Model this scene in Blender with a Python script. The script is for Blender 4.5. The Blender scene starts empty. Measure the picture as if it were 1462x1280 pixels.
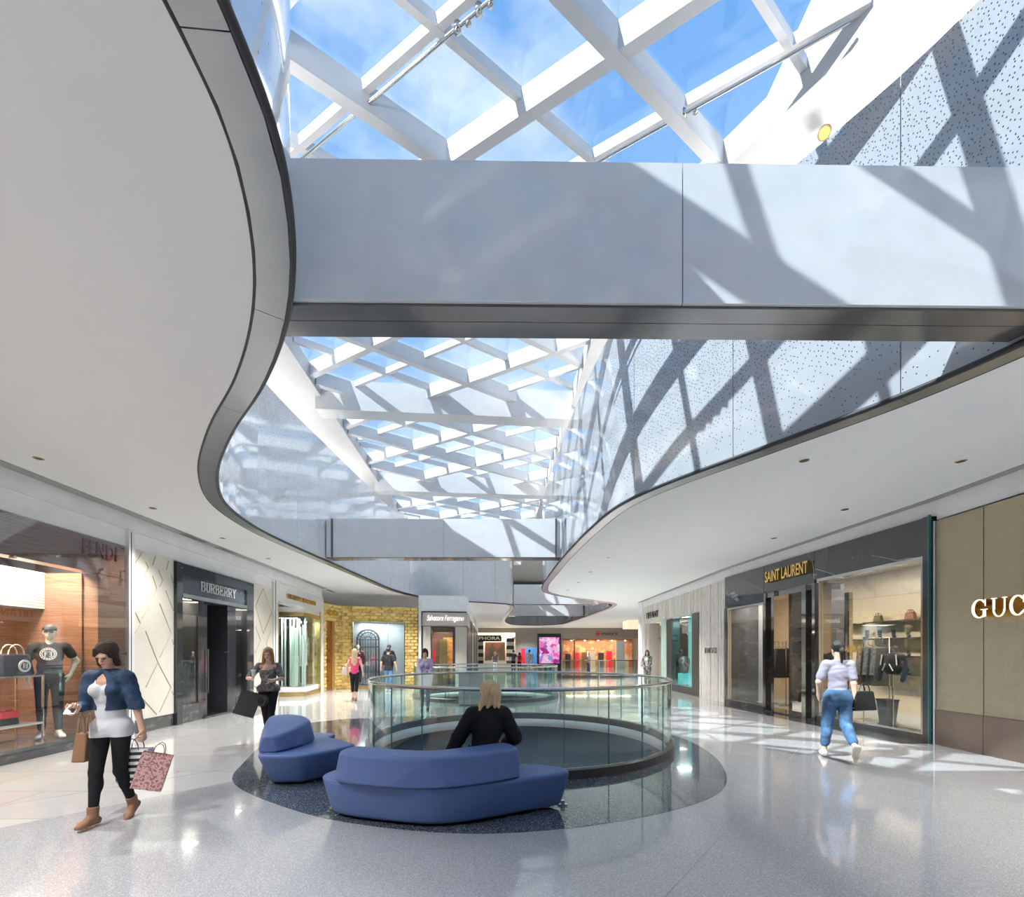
import bpy, math, random
import numpy as np
from mathutils import Vector, Matrix
from mathutils.geometry import tessellate_polygon
random.seed(7)
PI = math.pi
S = bpy.context.scene
C = S.collection
# ------------------------------------------------------------------ camera, sky, sun, exposure
F, HX, HY, EYE = 665.0, 731.0, 932.0, 1.6          # focal length and horizon in pixels of a 1462x1280 frame
cam_d = bpy.data.cameras.new('camera'); cam = bpy.data.objects.new('camera', cam_d); C.objects.link(cam)
cam.location = (0, 0, EYE); cam.rotation_euler = (PI/2, 0, 0)
cam_d.sensor_width = 36; cam_d.lens = 36*F/1462; cam_d.shift_y = (HY-640)/1462; cam_d.clip_end = 400; cam_d.clip_start = .05
S.camera = cam
S.view_settings.view_transform = 'Standard'; S.view_settings.look = 'None'
S.view_settings.exposure = 0.42; S.view_settings.gamma = 1; S.view_settings.use_curve_mapping = False
cy = S.cycles
cy.max_bounces = 12; cy.diffuse_bounces = 6; cy.glossy_bounces = 5; cy.transparent_max_bounces = 32; cy.transmission_bounces = 4
cy.caustics_reflective = False; cy.caustics_refractive = False; cy.sample_clamp_indirect = 6.0
SKY_STRENGTH = 0.95; SUN_STRENGTH = 8.0; SUN_DIR = Vector((.90, .40, -1.0)).normalized()
w = bpy.data.worlds.new('sky'); S.world = w; w.use_nodes = True
nt = w.node_tree; nt.nodes.clear()
def N(nt, typ, **kw):
    n = nt.nodes.new(typ)
    for k, v in kw.items():
        if k.startswith('i_'):
            key = k[2:]; key = int(key) if key.isdigit() else key.replace('_', ' ')
            n.inputs[key].default_value = v
        else: setattr(n, k, v)
    return n
tc = N(nt, 'ShaderNodeTexCoord'); mp = N(nt, 'ShaderNodeMapping'); mp.inputs['Scale'].default_value = (1, 1, 1.6)
nz = N(nt, 'ShaderNodeTexNoise', i_Scale=2.6, i_Detail=6.0, i_Roughness=.58)
rp = N(nt, 'ShaderNodeValToRGB'); rp.color_ramp.elements[0].position = .47; rp.color_ramp.elements[1].position = .72
sep = N(nt, 'ShaderNodeSeparateXYZ'); grad = N(nt, 'ShaderNodeValToRGB')
grad.color_ramp.elements[0].position = 0; grad.color_ramp.elements[0].color = (.62, .78, .95, 1)
grad.color_ramp.elements[1].position = .9; grad.color_ramp.elements[1].color = (.13, .36, .78, 1)
mx = N(nt, 'ShaderNodeMixRGB'); mx.inputs[2].default_value = (.95, .97, 1, 1)
bg = N(nt, 'ShaderNodeBackground', i_Strength=SKY_STRENGTH); out = N(nt, 'ShaderNodeOutputWorld')
L = nt.links.new
L(tc.outputs['Generated'], mp.inputs[0]); L(mp.outputs[0], nz.inputs['Vector']); L(nz.outputs['Fac'], rp.inputs[0])
L(tc.outputs['Generated'], sep.inputs[0]); L(sep.outputs['Z'], grad.inputs[0]); L(grad.outputs[0], mx.inputs[1]); L(rp.outputs[0], mx.inputs[0])
L(mx.outputs[0], bg.inputs[0]); L(bg.outputs[0], out.inputs[0])
sun_d = bpy.data.lights.new('sun', 'SUN'); sun_d.energy = SUN_STRENGTH; sun_d.angle = .008; sun_d.color = (1, .97, .92)
sun = bpy.data.objects.new('sun', sun_d); C.objects.link(sun); sun.rotation_euler = SUN_DIR.to_track_quat('-Z', 'Y').to_euler()
sun.location = (-20, -8, 25)
def area(name, loc, size, power, color=(1, .95, .88), rot=(0, 0, 0), size_y=None):
    d = bpy.data.lights.new(name, 'AREA'); d.energy = power; d.color = color; d.size = size
    if size_y: d.shape = 'RECTANGLE'; d.size_y = size_y
    o = bpy.data.objects.new(name, d); C.objects.link(o); o.location = loc; o.rotation_euler = rot
    return o
# ------------------------------------------------------------------ pixel -> world
def G(px, py, z=0.0):
    t = (EYE-z)/(py-HY); return Vector(((px-HX)*t, F*t, z))
def P(px, py, Y): return Vector(((px-HX)*Y/F, Y, EYE-(py-HY)*Y/F))
# ------------------------------------------------------------------ materials
MATS = {}
def mat(name, col=(.8, .8, .8), rough=.5, metal=0, spec=.5, coat=0, emit=None, es=1, bump=None, var=None, aniso=0):
    """bump=(scale, strength, stretch xyz); var=(scale, second colour, stretch, lo, hi)"""
    m = bpy.data.materials.new(name); MATS[name] = m; m.use_nodes = True
    nt = m.node_tree; b = nt.nodes['Principled BSDF']; L = nt.links.new
    b.inputs['Base Color'].default_value = (*col, 1); b.inputs['Roughness'].default_value = rough
    b.inputs['Metallic'].default_value = metal; b.inputs['Specular IOR Level'].default_value = spec
    b.inputs['Coat Weight'].default_value = coat; b.inputs['Coat Roughness'].default_value = .03
    b.inputs['Anisotropic'].default_value = aniso
    if emit: b.inputs['Emission Color'].default_value = (*emit, 1); b.inputs['Emission Strength'].default_value = es
    tc = N(nt, 'ShaderNodeTexCoord')
    sc, s2 = (bump[0], bump) if bump else (40, (40, .03, (1, 1, 1)))
    if bump:
        mp = N(nt, 'ShaderNodeMapping'); mp.inputs['Scale'].default_value = bump[2]
        n = N(nt, 'ShaderNodeTexNoise', i_Scale=bump[0], i_Detail=3.0); bp = N(nt, 'ShaderNodeBump', i_Strength=bump[1], i_Distance=.01)
        L(tc.outputs['Object'], mp.inputs[0]); L(mp.outputs[0], n.inputs['Vector']); L(n.outputs['Fac'], bp.inputs['Height']); L(bp.outputs[0], b.inputs['Normal'])
    if var is None: var = (3.0, tuple(min(1, c*.93) for c in col), (1, 1, 1), .35, .7)
    mp = N(nt, 'ShaderNodeMapping'); mp.inputs['Scale'].default_value = var[2]
    n = N(nt, 'ShaderNodeTexNoise', i_Scale=var[0], i_Detail=5.0, i_Roughness=.6); r = N(nt, 'ShaderNodeMapRange'); r.inputs[1].default_value = var[3]; r.inputs[2].default_value = var[4]
    mx = N(nt, 'ShaderNodeMixRGB'); mx.inputs[1].default_value = (*col, 1); mx.inputs[2].default_value = (*var[1], 1)
    L(tc.outputs['Object'], mp.inputs[0]); L(mp.outputs[0], n.inputs['Vector']); L(n.outputs['Fac'], r.inputs[0]); L(r.outputs[0], mx.inputs[0]); L(mx.outputs[0], b.inputs['Base Color'])
    return m
def glass(name, tint=(.93, .97, .96), base=.05, amt=.9, rough=0):
    m = bpy.data.materials.new(name); MATS[name] = m; m.use_nodes = True; nt = m.node_tree; nt.nodes.clear(); L = nt.links.new
    t = N(nt, 'ShaderNodeBsdfTransparent'); t.inputs[0].default_value = (*tint, 1)
    g = N(nt, 'ShaderNodeBsdfGlossy'); g.inputs['Roughness'].default_value = rough; g.inputs[0].default_value = (1, 1, 1, 1)
    lw = N(nt, 'ShaderNodeLayerWeight', i_Blend=.5); pw = N(nt, 'ShaderNodeMath', operation='POWER'); pw.inputs[1].default_value = 4
    ma = N(nt, 'ShaderNodeMath', operation='MULTIPLY_ADD'); ma.inputs[1].default_value = amt; ma.inputs[2].default_value = base
    mx = N(nt, 'ShaderNodeMixShader'); o = N(nt, 'ShaderNodeOutputMaterial')
    L(lw.outputs['Facing'], pw.inputs[0]); L(pw.outputs[0], ma.inputs[0]); L(ma.outputs[0], mx.inputs[0]); L(t.outputs[0], mx.inputs[1]); L(g.outputs[0], mx.inputs[2]); L(mx.outputs[0], o.inputs[0])
    return m
def terrazzo(name, base, chips, rough=.12, scale=130, coat=.6, slab=None):
    m = mat(name, base, rough, coat=coat, spec=.5); nt = m.node_tree; b = nt.nodes['Principled BSDF']; L = nt.links.new
    tc = N(nt, 'ShaderNodeTexCoord'); prev = b.inputs['Base Color'].links[0].from_socket
    for i, (c, th, k) in enumerate(chips):
        v = N(nt, 'ShaderNodeTexVoronoi', i_Scale=scale*k); mp = N(nt, 'ShaderNodeMapping'); mp.inputs['Location'].default_value = (i*3.3, i*1.7, 0)
        L(tc.outputs['Object'], mp.inputs[0]); L(mp.outputs[0], v.inputs['Vector'])
        s = N(nt, 'ShaderNodeSeparateColor'); L(v.outputs['Color'], s.inputs[0])
        cmp_ = N(nt, 'ShaderNodeMath', operation='GREATER_THAN'); cmp_.inputs[1].default_value = th; L(s.outputs[0], cmp_.inputs[0])
        mx = N(nt, 'ShaderNodeMixRGB'); mx.inputs[2].default_value = (*c, 1); L(cmp_.outputs[0], mx.inputs[0]); L(prev, mx.inputs[1]); prev = mx.outputs[0]
    if slab:
        br = N(nt, 'ShaderNodeTexBrick', i_Scale=1.0); br.offset = .5; br.inputs['Brick Width'].default_value = slab[0]; br.inputs['Row Height'].default_value = slab[1]; br.inputs['Mortar Size'].default_value = .004
        br.inputs['Color1'].default_value = (1, 1, 1, 1); br.inputs['Color2'].default_value = (.9, .91, .92, 1); br.inputs['Mortar'].default_value = (.45, .45, .45, 1)
        L(tc.outputs['Object'], br.inputs['Vector'])
        mu = N(nt, 'ShaderNodeMixRGB', blend_type='MULTIPLY'); mu.inputs[0].default_value = 1; L(prev, mu.inputs[1]); L(br.outputs['Color'], mu.inputs[2]); prev = mu.outputs[0]
    L(prev, b.inputs['Base Color']); return m
def frit(name, base, dens, rough=.09, coat=.9):
    """white glass printed with small dark slanted marks that thin out downwards; uv is in metres"""
    m = mat(name, base, rough, coat=coat, spec=.6); nt = m.node_tree; b = nt.nodes['Principled BSDF']; L = nt.links.new
    tc = N(nt, 'ShaderNodeTexCoord'); mp = N(nt, 'ShaderNodeMapping'); mp.inputs['Scale'].default_value = (24, 18, 1); mp.inputs['Rotation'].default_value = (0, 0, .5)
    v = N(nt, 'ShaderNodeTexVoronoi', voronoi_dimensions='2D', i_Scale=1.0, i_Randomness=.8)
    L(tc.outputs['UV'], mp.inputs[0]); L(mp.outputs[0], v.inputs['Vector'])
    lt = N(nt, 'ShaderNodeMath', operation='LESS_THAN'); lt.inputs[1].default_value = .15; L(v.outputs['Distance'], lt.inputs[0])
    s = N(nt, 'ShaderNodeSeparateColor'); L(v.outputs['Color'], s.inputs[0]); u = N(nt, 'ShaderNodeSeparateXYZ'); L(tc.outputs['UV'], u.inputs[0])
    mr = N(nt, 'ShaderNodeMapRange'); mr.inputs[1].default_value = dens[0]; mr.inputs[2].default_value = dens[1]; mr.inputs[3].default_value = 0; mr.inputs[4].default_value = 1
    L(u.outputs['Y'], mr.inputs[0]); c = N(nt, 'ShaderNodeMath', operation='LESS_THAN'); L(s.outputs[1], c.inputs[0]); L(mr.outputs[0], c.inputs[1])
    mu = N(nt, 'ShaderNodeMath', operation='MULTIPLY'); L(lt.outputs[0], mu.inputs[0]); L(c.outputs[0], mu.inputs[1])
    mx = N(nt, 'ShaderNodeMixRGB'); mx.inputs[2].default_value = (.03, .035, .05, 1); L(mu.outputs[0], mx.inputs[0]); L(b.inputs['Base Color'].links[0].from_socket, mx.inputs[1]); L(mx.outputs[0], b.inputs['Base Color'])
    # gentle waviness so that reflections ripple like in real sheet glass
    n = N(nt, 'ShaderNodeTexNoise', i_Scale=1.1, i_Detail=1.0); bp = N(nt, 'ShaderNodeBump', i_Strength=.16, i_Distance=.05); L(tc.outputs['UV'], n.inputs['Vector']); L(n.outputs['Fac'], bp.inputs['Height']); L(bp.outputs[0], b.inputs['Coat Normal'])
    return m
M_plaster = mat('white_plaster', (.88, .88, .87), .75, var=(.6, (.86, .86, .86), (1, 1, 1), .3, .7))
M_ring = mat('white_paint', (.60, .60, .60), .6)
M_bulk = mat('white_bulkhead', (.90, .905, .91), .45)
M_steelw = mat('white_painted_steel', (.72, .72, .73), .4)
M_metal = mat('satin_steel', (.42, .44, .45), .3, 1.0, bump=(1.2, .05, (1, 1, 1)))
M_rail = mat('polished_steel', (.60, .60, .58), .15, 1.0)
M_dsteel = mat('dark_bronze_steel', (.16, .155, .15), .3, .8)
M_black = mat('black_gasket', (.03, .03, .035), .5)
M_bridge = mat('gloss_white_cladding', (.74, .755, .78), .12, coat=.8)
M_bridgeU = mat('dark_grey_soffit_steel', (.22, .22, .225), .12, .6, bump=(.9, .12, (1, 1, 1)))
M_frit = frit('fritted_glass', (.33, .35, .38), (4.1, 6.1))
M_frit_lifted = frit('fritted_glass_shade_lifted', (.80, .82, .85), (4.2, 8.5))  # same glass, base colour lightened to make up for shade on this side
M_glass = glass('clear_glass'); M_store = glass('storefront_glass', (.93, .95, .95), .06, .9)
M_roofg = glass('skylight_glass', (.88, .94, .98), .04, .5)
M_gedge = mat('green_glass_edge', (.10, .30, .26), .2)
M_rglass = glass('railing_glass', (.91, .97, .955), .05, .75)
M_grey = terrazzo('grey_terrazzo', (.40, .41, .425), [((.56, .56, .56), .72, 1), ((.30, .31, .33), .8, 1.4)], .13, 200)
M_pale = terrazzo('pale_marble', (.60, .595, .58), [((.58, .58, .57), .85, .2)], .10, 30, slab=(1.8, .9))
M_dark = terrazzo('dark_blue_terrazzo', (.035, .045, .062), [((.30, .36, .42), .80, 1), ((.10, .12, .15), .55, .8)], .10, 120)
M_bluefl = terrazzo('blue_terrazzo', (.10, .14, .19), [((.22, .27, .32), .80, 1)], .25, 60, .2)
M_bmarb = mat('black_marble', (.035, .037, .042), .07, coat=.7, var=(2.2, (.22, .22, .23), (1, .35, 1.6), .66, .70))
M_dmarb = mat('dark_marble', (.06, .06, .065), .08, coat=.6, var=(3, (.20, .19, .19), (1, 1, 2.5), .55, .8))
M_wood = mat('brown_wood_veneer', (.17, .085, .055), .3, coat=.4, var=(4, (.30, .16, .11), (.6, .6, 14), .4, .65))
M_burl = mat('burl_wood', (.80, .38, .10), .35, coat=.3, var=(3.2, (.30, .12, .03), (1, 1, 2.6), .45, .75))
M_cream = mat('cream_panel', (.72, .68, .58), .35, coat=.3)
M_groove = mat('groove_metal', (.42, .37, .27), .4, .3)  # brown metal tone of the diagonal panel inlays
M_gucci = mat('brushed_bronze', (.46, .39, .28), .2, 1.0, bump=(30, .25, (60, 60, .3)), aniso=.7)
M_gucci2 = mat('brown_bronze', (.26, .20, .17), .3, .9, bump=(4, .1, (1, 1, 1)))
M_gold = mat('polished_gold', (.86, .60, .22), .16, 1.0)
M_goldw = mat('woven_gold', (.90, .68, .26), .3, .45)
M_lgold = mat('pale_brass', (.66, .50, .22), .25, 1.0)
M_white = mat('white_gloss', (.85, .85, .85), .2, coat=.5)
M_beige = mat('beige_stone', (.50, .46, .40), .4, coat=.2)
M_cove = mat('grey_reveal', (.30, .30, .30), .6)
M_stone = mat('ribbed_limestone', (.78, .75, .70), .6, bump=(9, .8, (9, 9, .35)), var=(9, (.44, .41, .38), (7, 7, .35), .45, .68))
M_mirror = mat('smoked_mirror_steel', (.45, .42, .38), .05, 1.0)
M_teal = mat('teal_backdrop', (.10, .62, .62), .4, emit=(.1, .75, .72), es=.35)
M_marb = mat('cream_marble_backwall', (.66, .56, .42), .25, var=(1.6, (.45, .35, .24), (1, 1, 1.4), .55, .75))
M_dk = mat('dark_interior', (.035, .035, .04), .4)
M_navy = mat('dark_navy_curtain', (.008, .014, .03), .5, bump=(4, .6, (8, 8, .1)))
M_blue = mat('blue_upholstery', (.095, .16, .37), .5, bump=(260, .15, (1, 1, 1)))
M_lamp = mat('lit_lamp', (1, .9, .7), .4, emit=(1, .8, .5), es=6)
M_amber = mat('amber_lamp_lens', (1, .6, .2), .4, emit=(1, .45, .08), es=1.6)
M_skin = mat('skin', (.62, .36, .26), .5); M_skin2 = mat('light_skin', (.70, .44, .33), .5)
M_mann = mat('mannequin_cream', (.72, .66, .52), .3)
M_bag = mat('matte_black_leather', (.02, .02, .022), .4)
M_denim = mat('blue_denim', (.05, .12, .24), .8, var=(6, (.12, .25, .42), (1, 1, 1), .45, .7), bump=(90, .4, (1, 1, 1)))
M_navyd = mat('dark_denim', (.014, .035, .08), .8, var=(9, (.04, .09, .17), (1, 1, 1), .45, .7), bump=(90, .4, (1, 1, 1)))
M_legg = mat('charcoal_leggings', (.014, .014, .017), .9, spec=.25)
M_tee = mat('white_cotton', (.60, .62, .65), .8, bump=(14, .4, (1, 1, 3)))
M_blackc = mat('black_knit', (.010, .010, .013), .9, bump=(60, .3, (1, 1, 1)))
M_tan = mat('tan_suede', (.25, .13, .07), .7)
M_pink = mat('hot_pink_cotton', (.85, .07, .22), .7)
M_lav = mat('lavender_knit', (.36, .32, .45), .8); M_polo = mat('pale_lilac_polo', (.34, .33, .40), .8, var=(3, (.28, .27, .34), (1, 1, 40), .45, .55))
M_camo = mat('mottled_jacket', (.10, .09, .08), .8, var=(14, (.36, .33, .30), (1, 1, 1), .45, .6))
M_greyt = mat('grey_jersey', (.17, .17, .18), .8, var=(20, (.06, .06, .07), (1, 1, 1), .45, .6))
M_brownh = mat('brown_hair', (.040, .018, .010), .75, bump=(30, .8, (6, 6, .5))); M_blondeh = mat('blonde_hair', (.82, .62, .36), .45, bump=(30, .8, (6, 6, .5)), var=(14, (.60, .38, .17), (6, 6, .4), .4, .7))
M_goldh = mat('golden_brown_hair', (.30, .15, .06), .45, bump=(30, .8, (6, 6, .5)), var=(14, (.45, .26, .10), (6, 6, .4), .4, .7)); M_blackh = mat('black_hair', (.012, .010, .010), .4, bump=(30, .8, (6, 6, .5)))
M_red = mat('red_print', (.75, .02, .05), .5); M_lip = mat('rose_lips', (.45, .10, .10), .5); M_eye = mat('dark_eyes', (.02, .015, .01), .3)
M_grey2 = mat('grey_box_laminate', (.42, .43, .42), .4)
M_ribbed = mat('ribbed_taupe_wall', (.36, .33, .30), .6)
# ------------------------------------------------------------------ mesh helpers
ROOT = {}
def link(o, parent):
    C.objects.link(o)
    if parent is not None: o.parent = parent; ROOT[o.name] = ROOT[parent.name]
    return o
def tag(o, label=None, cat=None, group=None, kind=None):
    if label: o['label'] = label
    if cat: o['category'] = cat
    if group: o['group'] = group
    if kind: o['kind'] = kind
    return o
def thing(name, label, cat, loc, group=None):
    o = bpy.data.objects.new(name, None); o.empty_display_size = .1; C.objects.link(o); o.location = loc; ROOT[o.name] = Vector(loc)
    return tag(o, label, cat, group)
class MB:
    def __init__(s): s.v = []; s.f = []; s.uv = None; s.mi = []; s.cur = 0; s.sm = []
    def add(s, vs, fs, smooth=False):
        n = len(s.v); s.v += [tuple(v) for v in vs]; s.f += [tuple(i+n for i in f) for f in fs]; s.mi += [s.cur]*len(fs); s.sm += [smooth]*len(fs); return s
    def hexa(s, p):   # p: 8 points, bottom 4 ccw, top 4
        return s.add(p, [(3, 2, 1, 0), (4, 5, 6, 7), (0, 1, 5, 4), (1, 2, 6, 5), (2, 3, 7, 6), (3, 0, 4, 7)])
    def box(s, x0, x1, y0, y1, z0, z1):
        return s.hexa([(x0, y0, z0), (x1, y0, z0), (x1, y1, z0), (x0, y1, z0), (x0, y0, z1), (x1, y0, z1), (x1, y1, z1), (x0, y1, z1)])
    def fbox(s, fr, s0, s1, d0, d1, z0, z1):
        q = [(s0, d1), (s1, d1), (s1, d0), (s0, d0)]
        return s.hexa([fr.pt(a, b, z0) for a, b in q]+[fr.pt(a, b, z1) for a, b in q])
    def bar(s, a, b, w, h, up=Vector((0, 0, 1))):   # box beam from a to b, width w, hangs h below the line (top at line)
        a = Vector(a); b = Vector(b); d = (b-a).normalized(); r = d.cross(up).normalized()*(w/2); u = r.cross(d).normalized()*h
        return s.hexa([a-r-u, b-r-u, b+r-u, a+r-u, a-r, b-r, b+r, a+r])
    def prism(s, poly, z0, z1, holes=()):
        loops = [[(p[0], p[1]) for p in poly]]+[[(p[0], p[1]) for p in h] for h in holes]
        tri = tessellate_polygon([[Vector((x, y, 0)) for x, y in lp] for lp in loops]); flat = [p for lp in loops for p in lp]; n = len(flat)
        vs = [(x, y, z0) for x, y in flat]+[(x, y, z1) for x, y in flat]; fs = []
        for t in tri:
            a, b, c = [flat[i] for i in t]; ccw = (b[0]-a[0])*(c[1]-a[1])-(b[1]-a[1])*(c[0]-a[0]) > 0
            t = tuple(t) if ccw else tuple(reversed(t)); fs += [tuple(i+n for i in t), tuple(reversed(t))]
        k = 0
        for li, lp in enumerate(loops):
            m = len(lp); ar = sum(lp[i][0]*lp[(i+1) % m][1]-lp[(i+1) % m][0]*lp[i][1] for i in range(m)); flip = (ar < 0) != (li > 0)
            for i in range(m):
                a, b = k+i, k+(i+1) % m
                fs.append((b, a, a+n, b+n) if flip else (a, b, b+n, a+n))
            k += m
        return s.add(vs, fs)
    def tube(s, path, r, n=8, closed=False, caps=True, rr=None):
        P_ = [Vector(p) for p in path]; m = len(P_); vs = []; fs = []
        for i in range(m):
            d = (P_[(i+1) % m]-P_[i-1]) if closed else (P_[min(i+1, m-1)]-P_[max(i-1, 0)])
            d.normalize(); up = Vector((0, 0, 1)) if abs(d.z) < .95 else Vector((1, 0, 0)); a = d.cross(up).normalized(); b = a.cross(d)
            q = rr[i] if rr else r
            for j in range(n): t = 2*PI*j/n; vs.append(P_[i]+a*math.cos(t)*q+b*math.sin(t)*q)
        for i in range(m if closed else m-1):
            for j in range(n):
                i2 = (i+1) % m; fs.append((i*n+j, i2*n+j, i2*n+(j+1) % n, i*n+(j+1) % n))
        s.add(vs, fs, True)
        if caps and not closed: s.add(vs[:n], [tuple(range(n))]); s.add(vs[-n:], [tuple(reversed(range(n)))])
        return s
    def lathe(s, c, prof, n=24):
        vs = []; fs = []
        for r, z in prof:
            for j in range(n): t = 2*PI*j/n; vs.append((c[0]+r*math.cos(t), c[1]+r*math.sin(t), c[2]+z))
        for i in range(len(prof)-1):
            for j in range(n): fs.append((i*n+j, i*n+(j+1) % n, (i+1)*n+(j+1) % n, (i+1)*n+j))
        return s.add(vs, fs, True)
    def build(s, name, m, parent=None, kind=None, mats=None):
        me = bpy.data.meshes.new(name); r = ROOT[parent.name] if parent is not None else Vector((0, 0, 0))
        me.from_pydata([(v[0]-r.x, v[1]-r.y, v[2]-r.z) for v in s.v], [], s.f)
        for q in ([m]+(mats or [])): me.materials.append(q)
        me.polygons.foreach_set('material_index', s.mi); me.polygons.foreach_set('use_smooth', s.sm)
        if s.uv: 
            ul = me.uv_layers.new(name='UVMap')
            for p in me.polygons:
                for li in p.loop_indices: ul.data[li].uv = s.uv[me.loops[li].vertex_index]
        me.update(); o = bpy.data.objects.new(name, me); link(o, parent)
        if parent is None: ROOT[o.name] = Vector((0, 0, 0))
        if kind: o['kind'] = kind
        return o
class Frame:
    def __init__(s, O, toward): s.O = Vector((O[0], O[1], 0)); t = Vector((toward[0], toward[1], 0)); s.u = (t-s.O).normalized(); s.n = s.u.cross(Vector((0, 0, 1))); s.len = (t-s.O).length
    def pt(s, a, d, z): p = s.O+s.u*a+s.n*d; return (p.x, p.y, z)
    def s_(s, px, d=0):
        k = (px-HX)/F; o = s.O+s.n*d; return (k*o.y-o.x)/(s.u.x-k*s.u.y)
    def z_(s, px, py, d=0):
        p = s.pt(s.s_(px, d), d, 0); return EYE-(py-HY)*p[1]/F
def copy_thing(r, loc, rotz, label=None, group=None, scale=None):
    c = r.copy(); C.objects.link(c); c.location = loc; c.rotation_euler = (0, 0, rotz); ROOT[c.name] = Vector(loc)
    if label: c['label'] = label
    if group: c['group'] = group
    if scale: c.scale = scale
    for ch in list(r.children):
        d = ch.copy(); C.objects.link(d); d.parent = c
        for g in list(ch.children): e = g.copy(); C.objects.link(e); e.parent = d
    return c
def catmull(pts, closed=True, n=8):
    P_ = [Vector((p[0], p[1], 0)) for p in pts]; m = len(P_); o = []
    for i in range(m if closed else m-1):
        a, b, c, d = (P_[(i-1) % m], P_[i], P_[(i+1) % m], P_[(i+2) % m]) if closed else (P_[max(i-1, 0)], P_[i], P_[i+1], P_[min(i+2, m-1)])
        # centripetal
        t0 = 0; t1 = t0+max((b-a).length, 1e-4)**.5; t2 = t1+max((c-b).length, 1e-4)**.5; t3 = t2+max((d-c).length, 1e-4)**.5
        for j in range(n):
            t = t1+(t2-t1)*j/n
            A1 = a*((t1-t)/(t1-t0))+b*((t-t0)/(t1-t0)); A2 = b*((t2-t)/(t2-t1))+c*((t-t1)/(t2-t1)); A3 = c*((t3-t)/(t3-t2))+d*((t-t2)/(t3-t2))
            B1 = A1*((t2-t)/(t2-t0))+A2*((t-t0)/(t2-t0)); B2 = A2*((t3-t)/(t3-t1))+A3*((t-t1)/(t3-t1))
            q = B1*((t2-t)/(t2-t1))+B2*((t-t1)/(t2-t1)); o.append((q.x, q.y))
    if not closed: o.append((P_[-1].x, P_[-1].y))
    return o
def offset(loop, d):
    m = len(loop); o = []
    for i in range(m):
        a = loop[i-1]; b = loop[(i+1) % m]; t = Vector((b[0]-a[0], b[1]-a[1])); t.normalize(); o.append((loop[i][0]+t.y*d, loop[i][1]-t.x*d))
    return o
def letters(text, fr, s0, z0, height, depth, m, parent, bold=0., shear=0., width=None, d0=0., space=1.0, m2=None, mirror=False, joined=False):
    cu = bpy.data.curves.new('t', 'FONT'); cu.body = text; cu.size = 1; cu.extrude = .5; cu.offset = bold; cu.shear = shear; cu.space_character = space; cu.resolution_u = 3
    t = bpy.data.objects.new('t', cu); C.objects.link(t); dg = bpy.context.evaluated_depsgraph_get(); dg.update(); me = bpy.data.meshes.new_from_object(t.evaluated_get(dg))
    bpy.data.objects.remove(t)
    V = [v.co.copy() for v in me.vertices]; x0 = min(v.x for v in V); x1 = max(v.x for v in V); y0 = min(v.y for v in V); y1 = max(v.y for v in V)
    sy = height/(y1-y0); sx = (width/(x1-x0)) if width else sy
    par = list(range(len(V)))
    def find(i):
        while par[i] != i: par[i] = par[par[i]]; i = par[i]
        return i
    for p in me.polygons:
        a = find(p.vertices[0])
        for q in p.vertices[1:]: par[find(q)] = a
    isl = {}
    for p in me.polygons: isl.setdefault(0 if joined else find(p.vertices[0]), []).append(tuple(p.vertices))
    for k, fs in isl.items():
        idx = sorted({i for f in fs for i in f}); mp = {i: j for j, i in enumerate(idx)}
        b = MB(); b.add([fr.pt(s0+(V[i].x-x0)*sx, d0+(V[i].z+.5)*depth, z0+(V[i].y-y0)*sy) for i in idx], [tuple(mp[i] for i in f) for f in fs])
        b.build('letter' if not joined else 'lettering', m, parent)
    bpy.data.meshes.remove(me)
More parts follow.
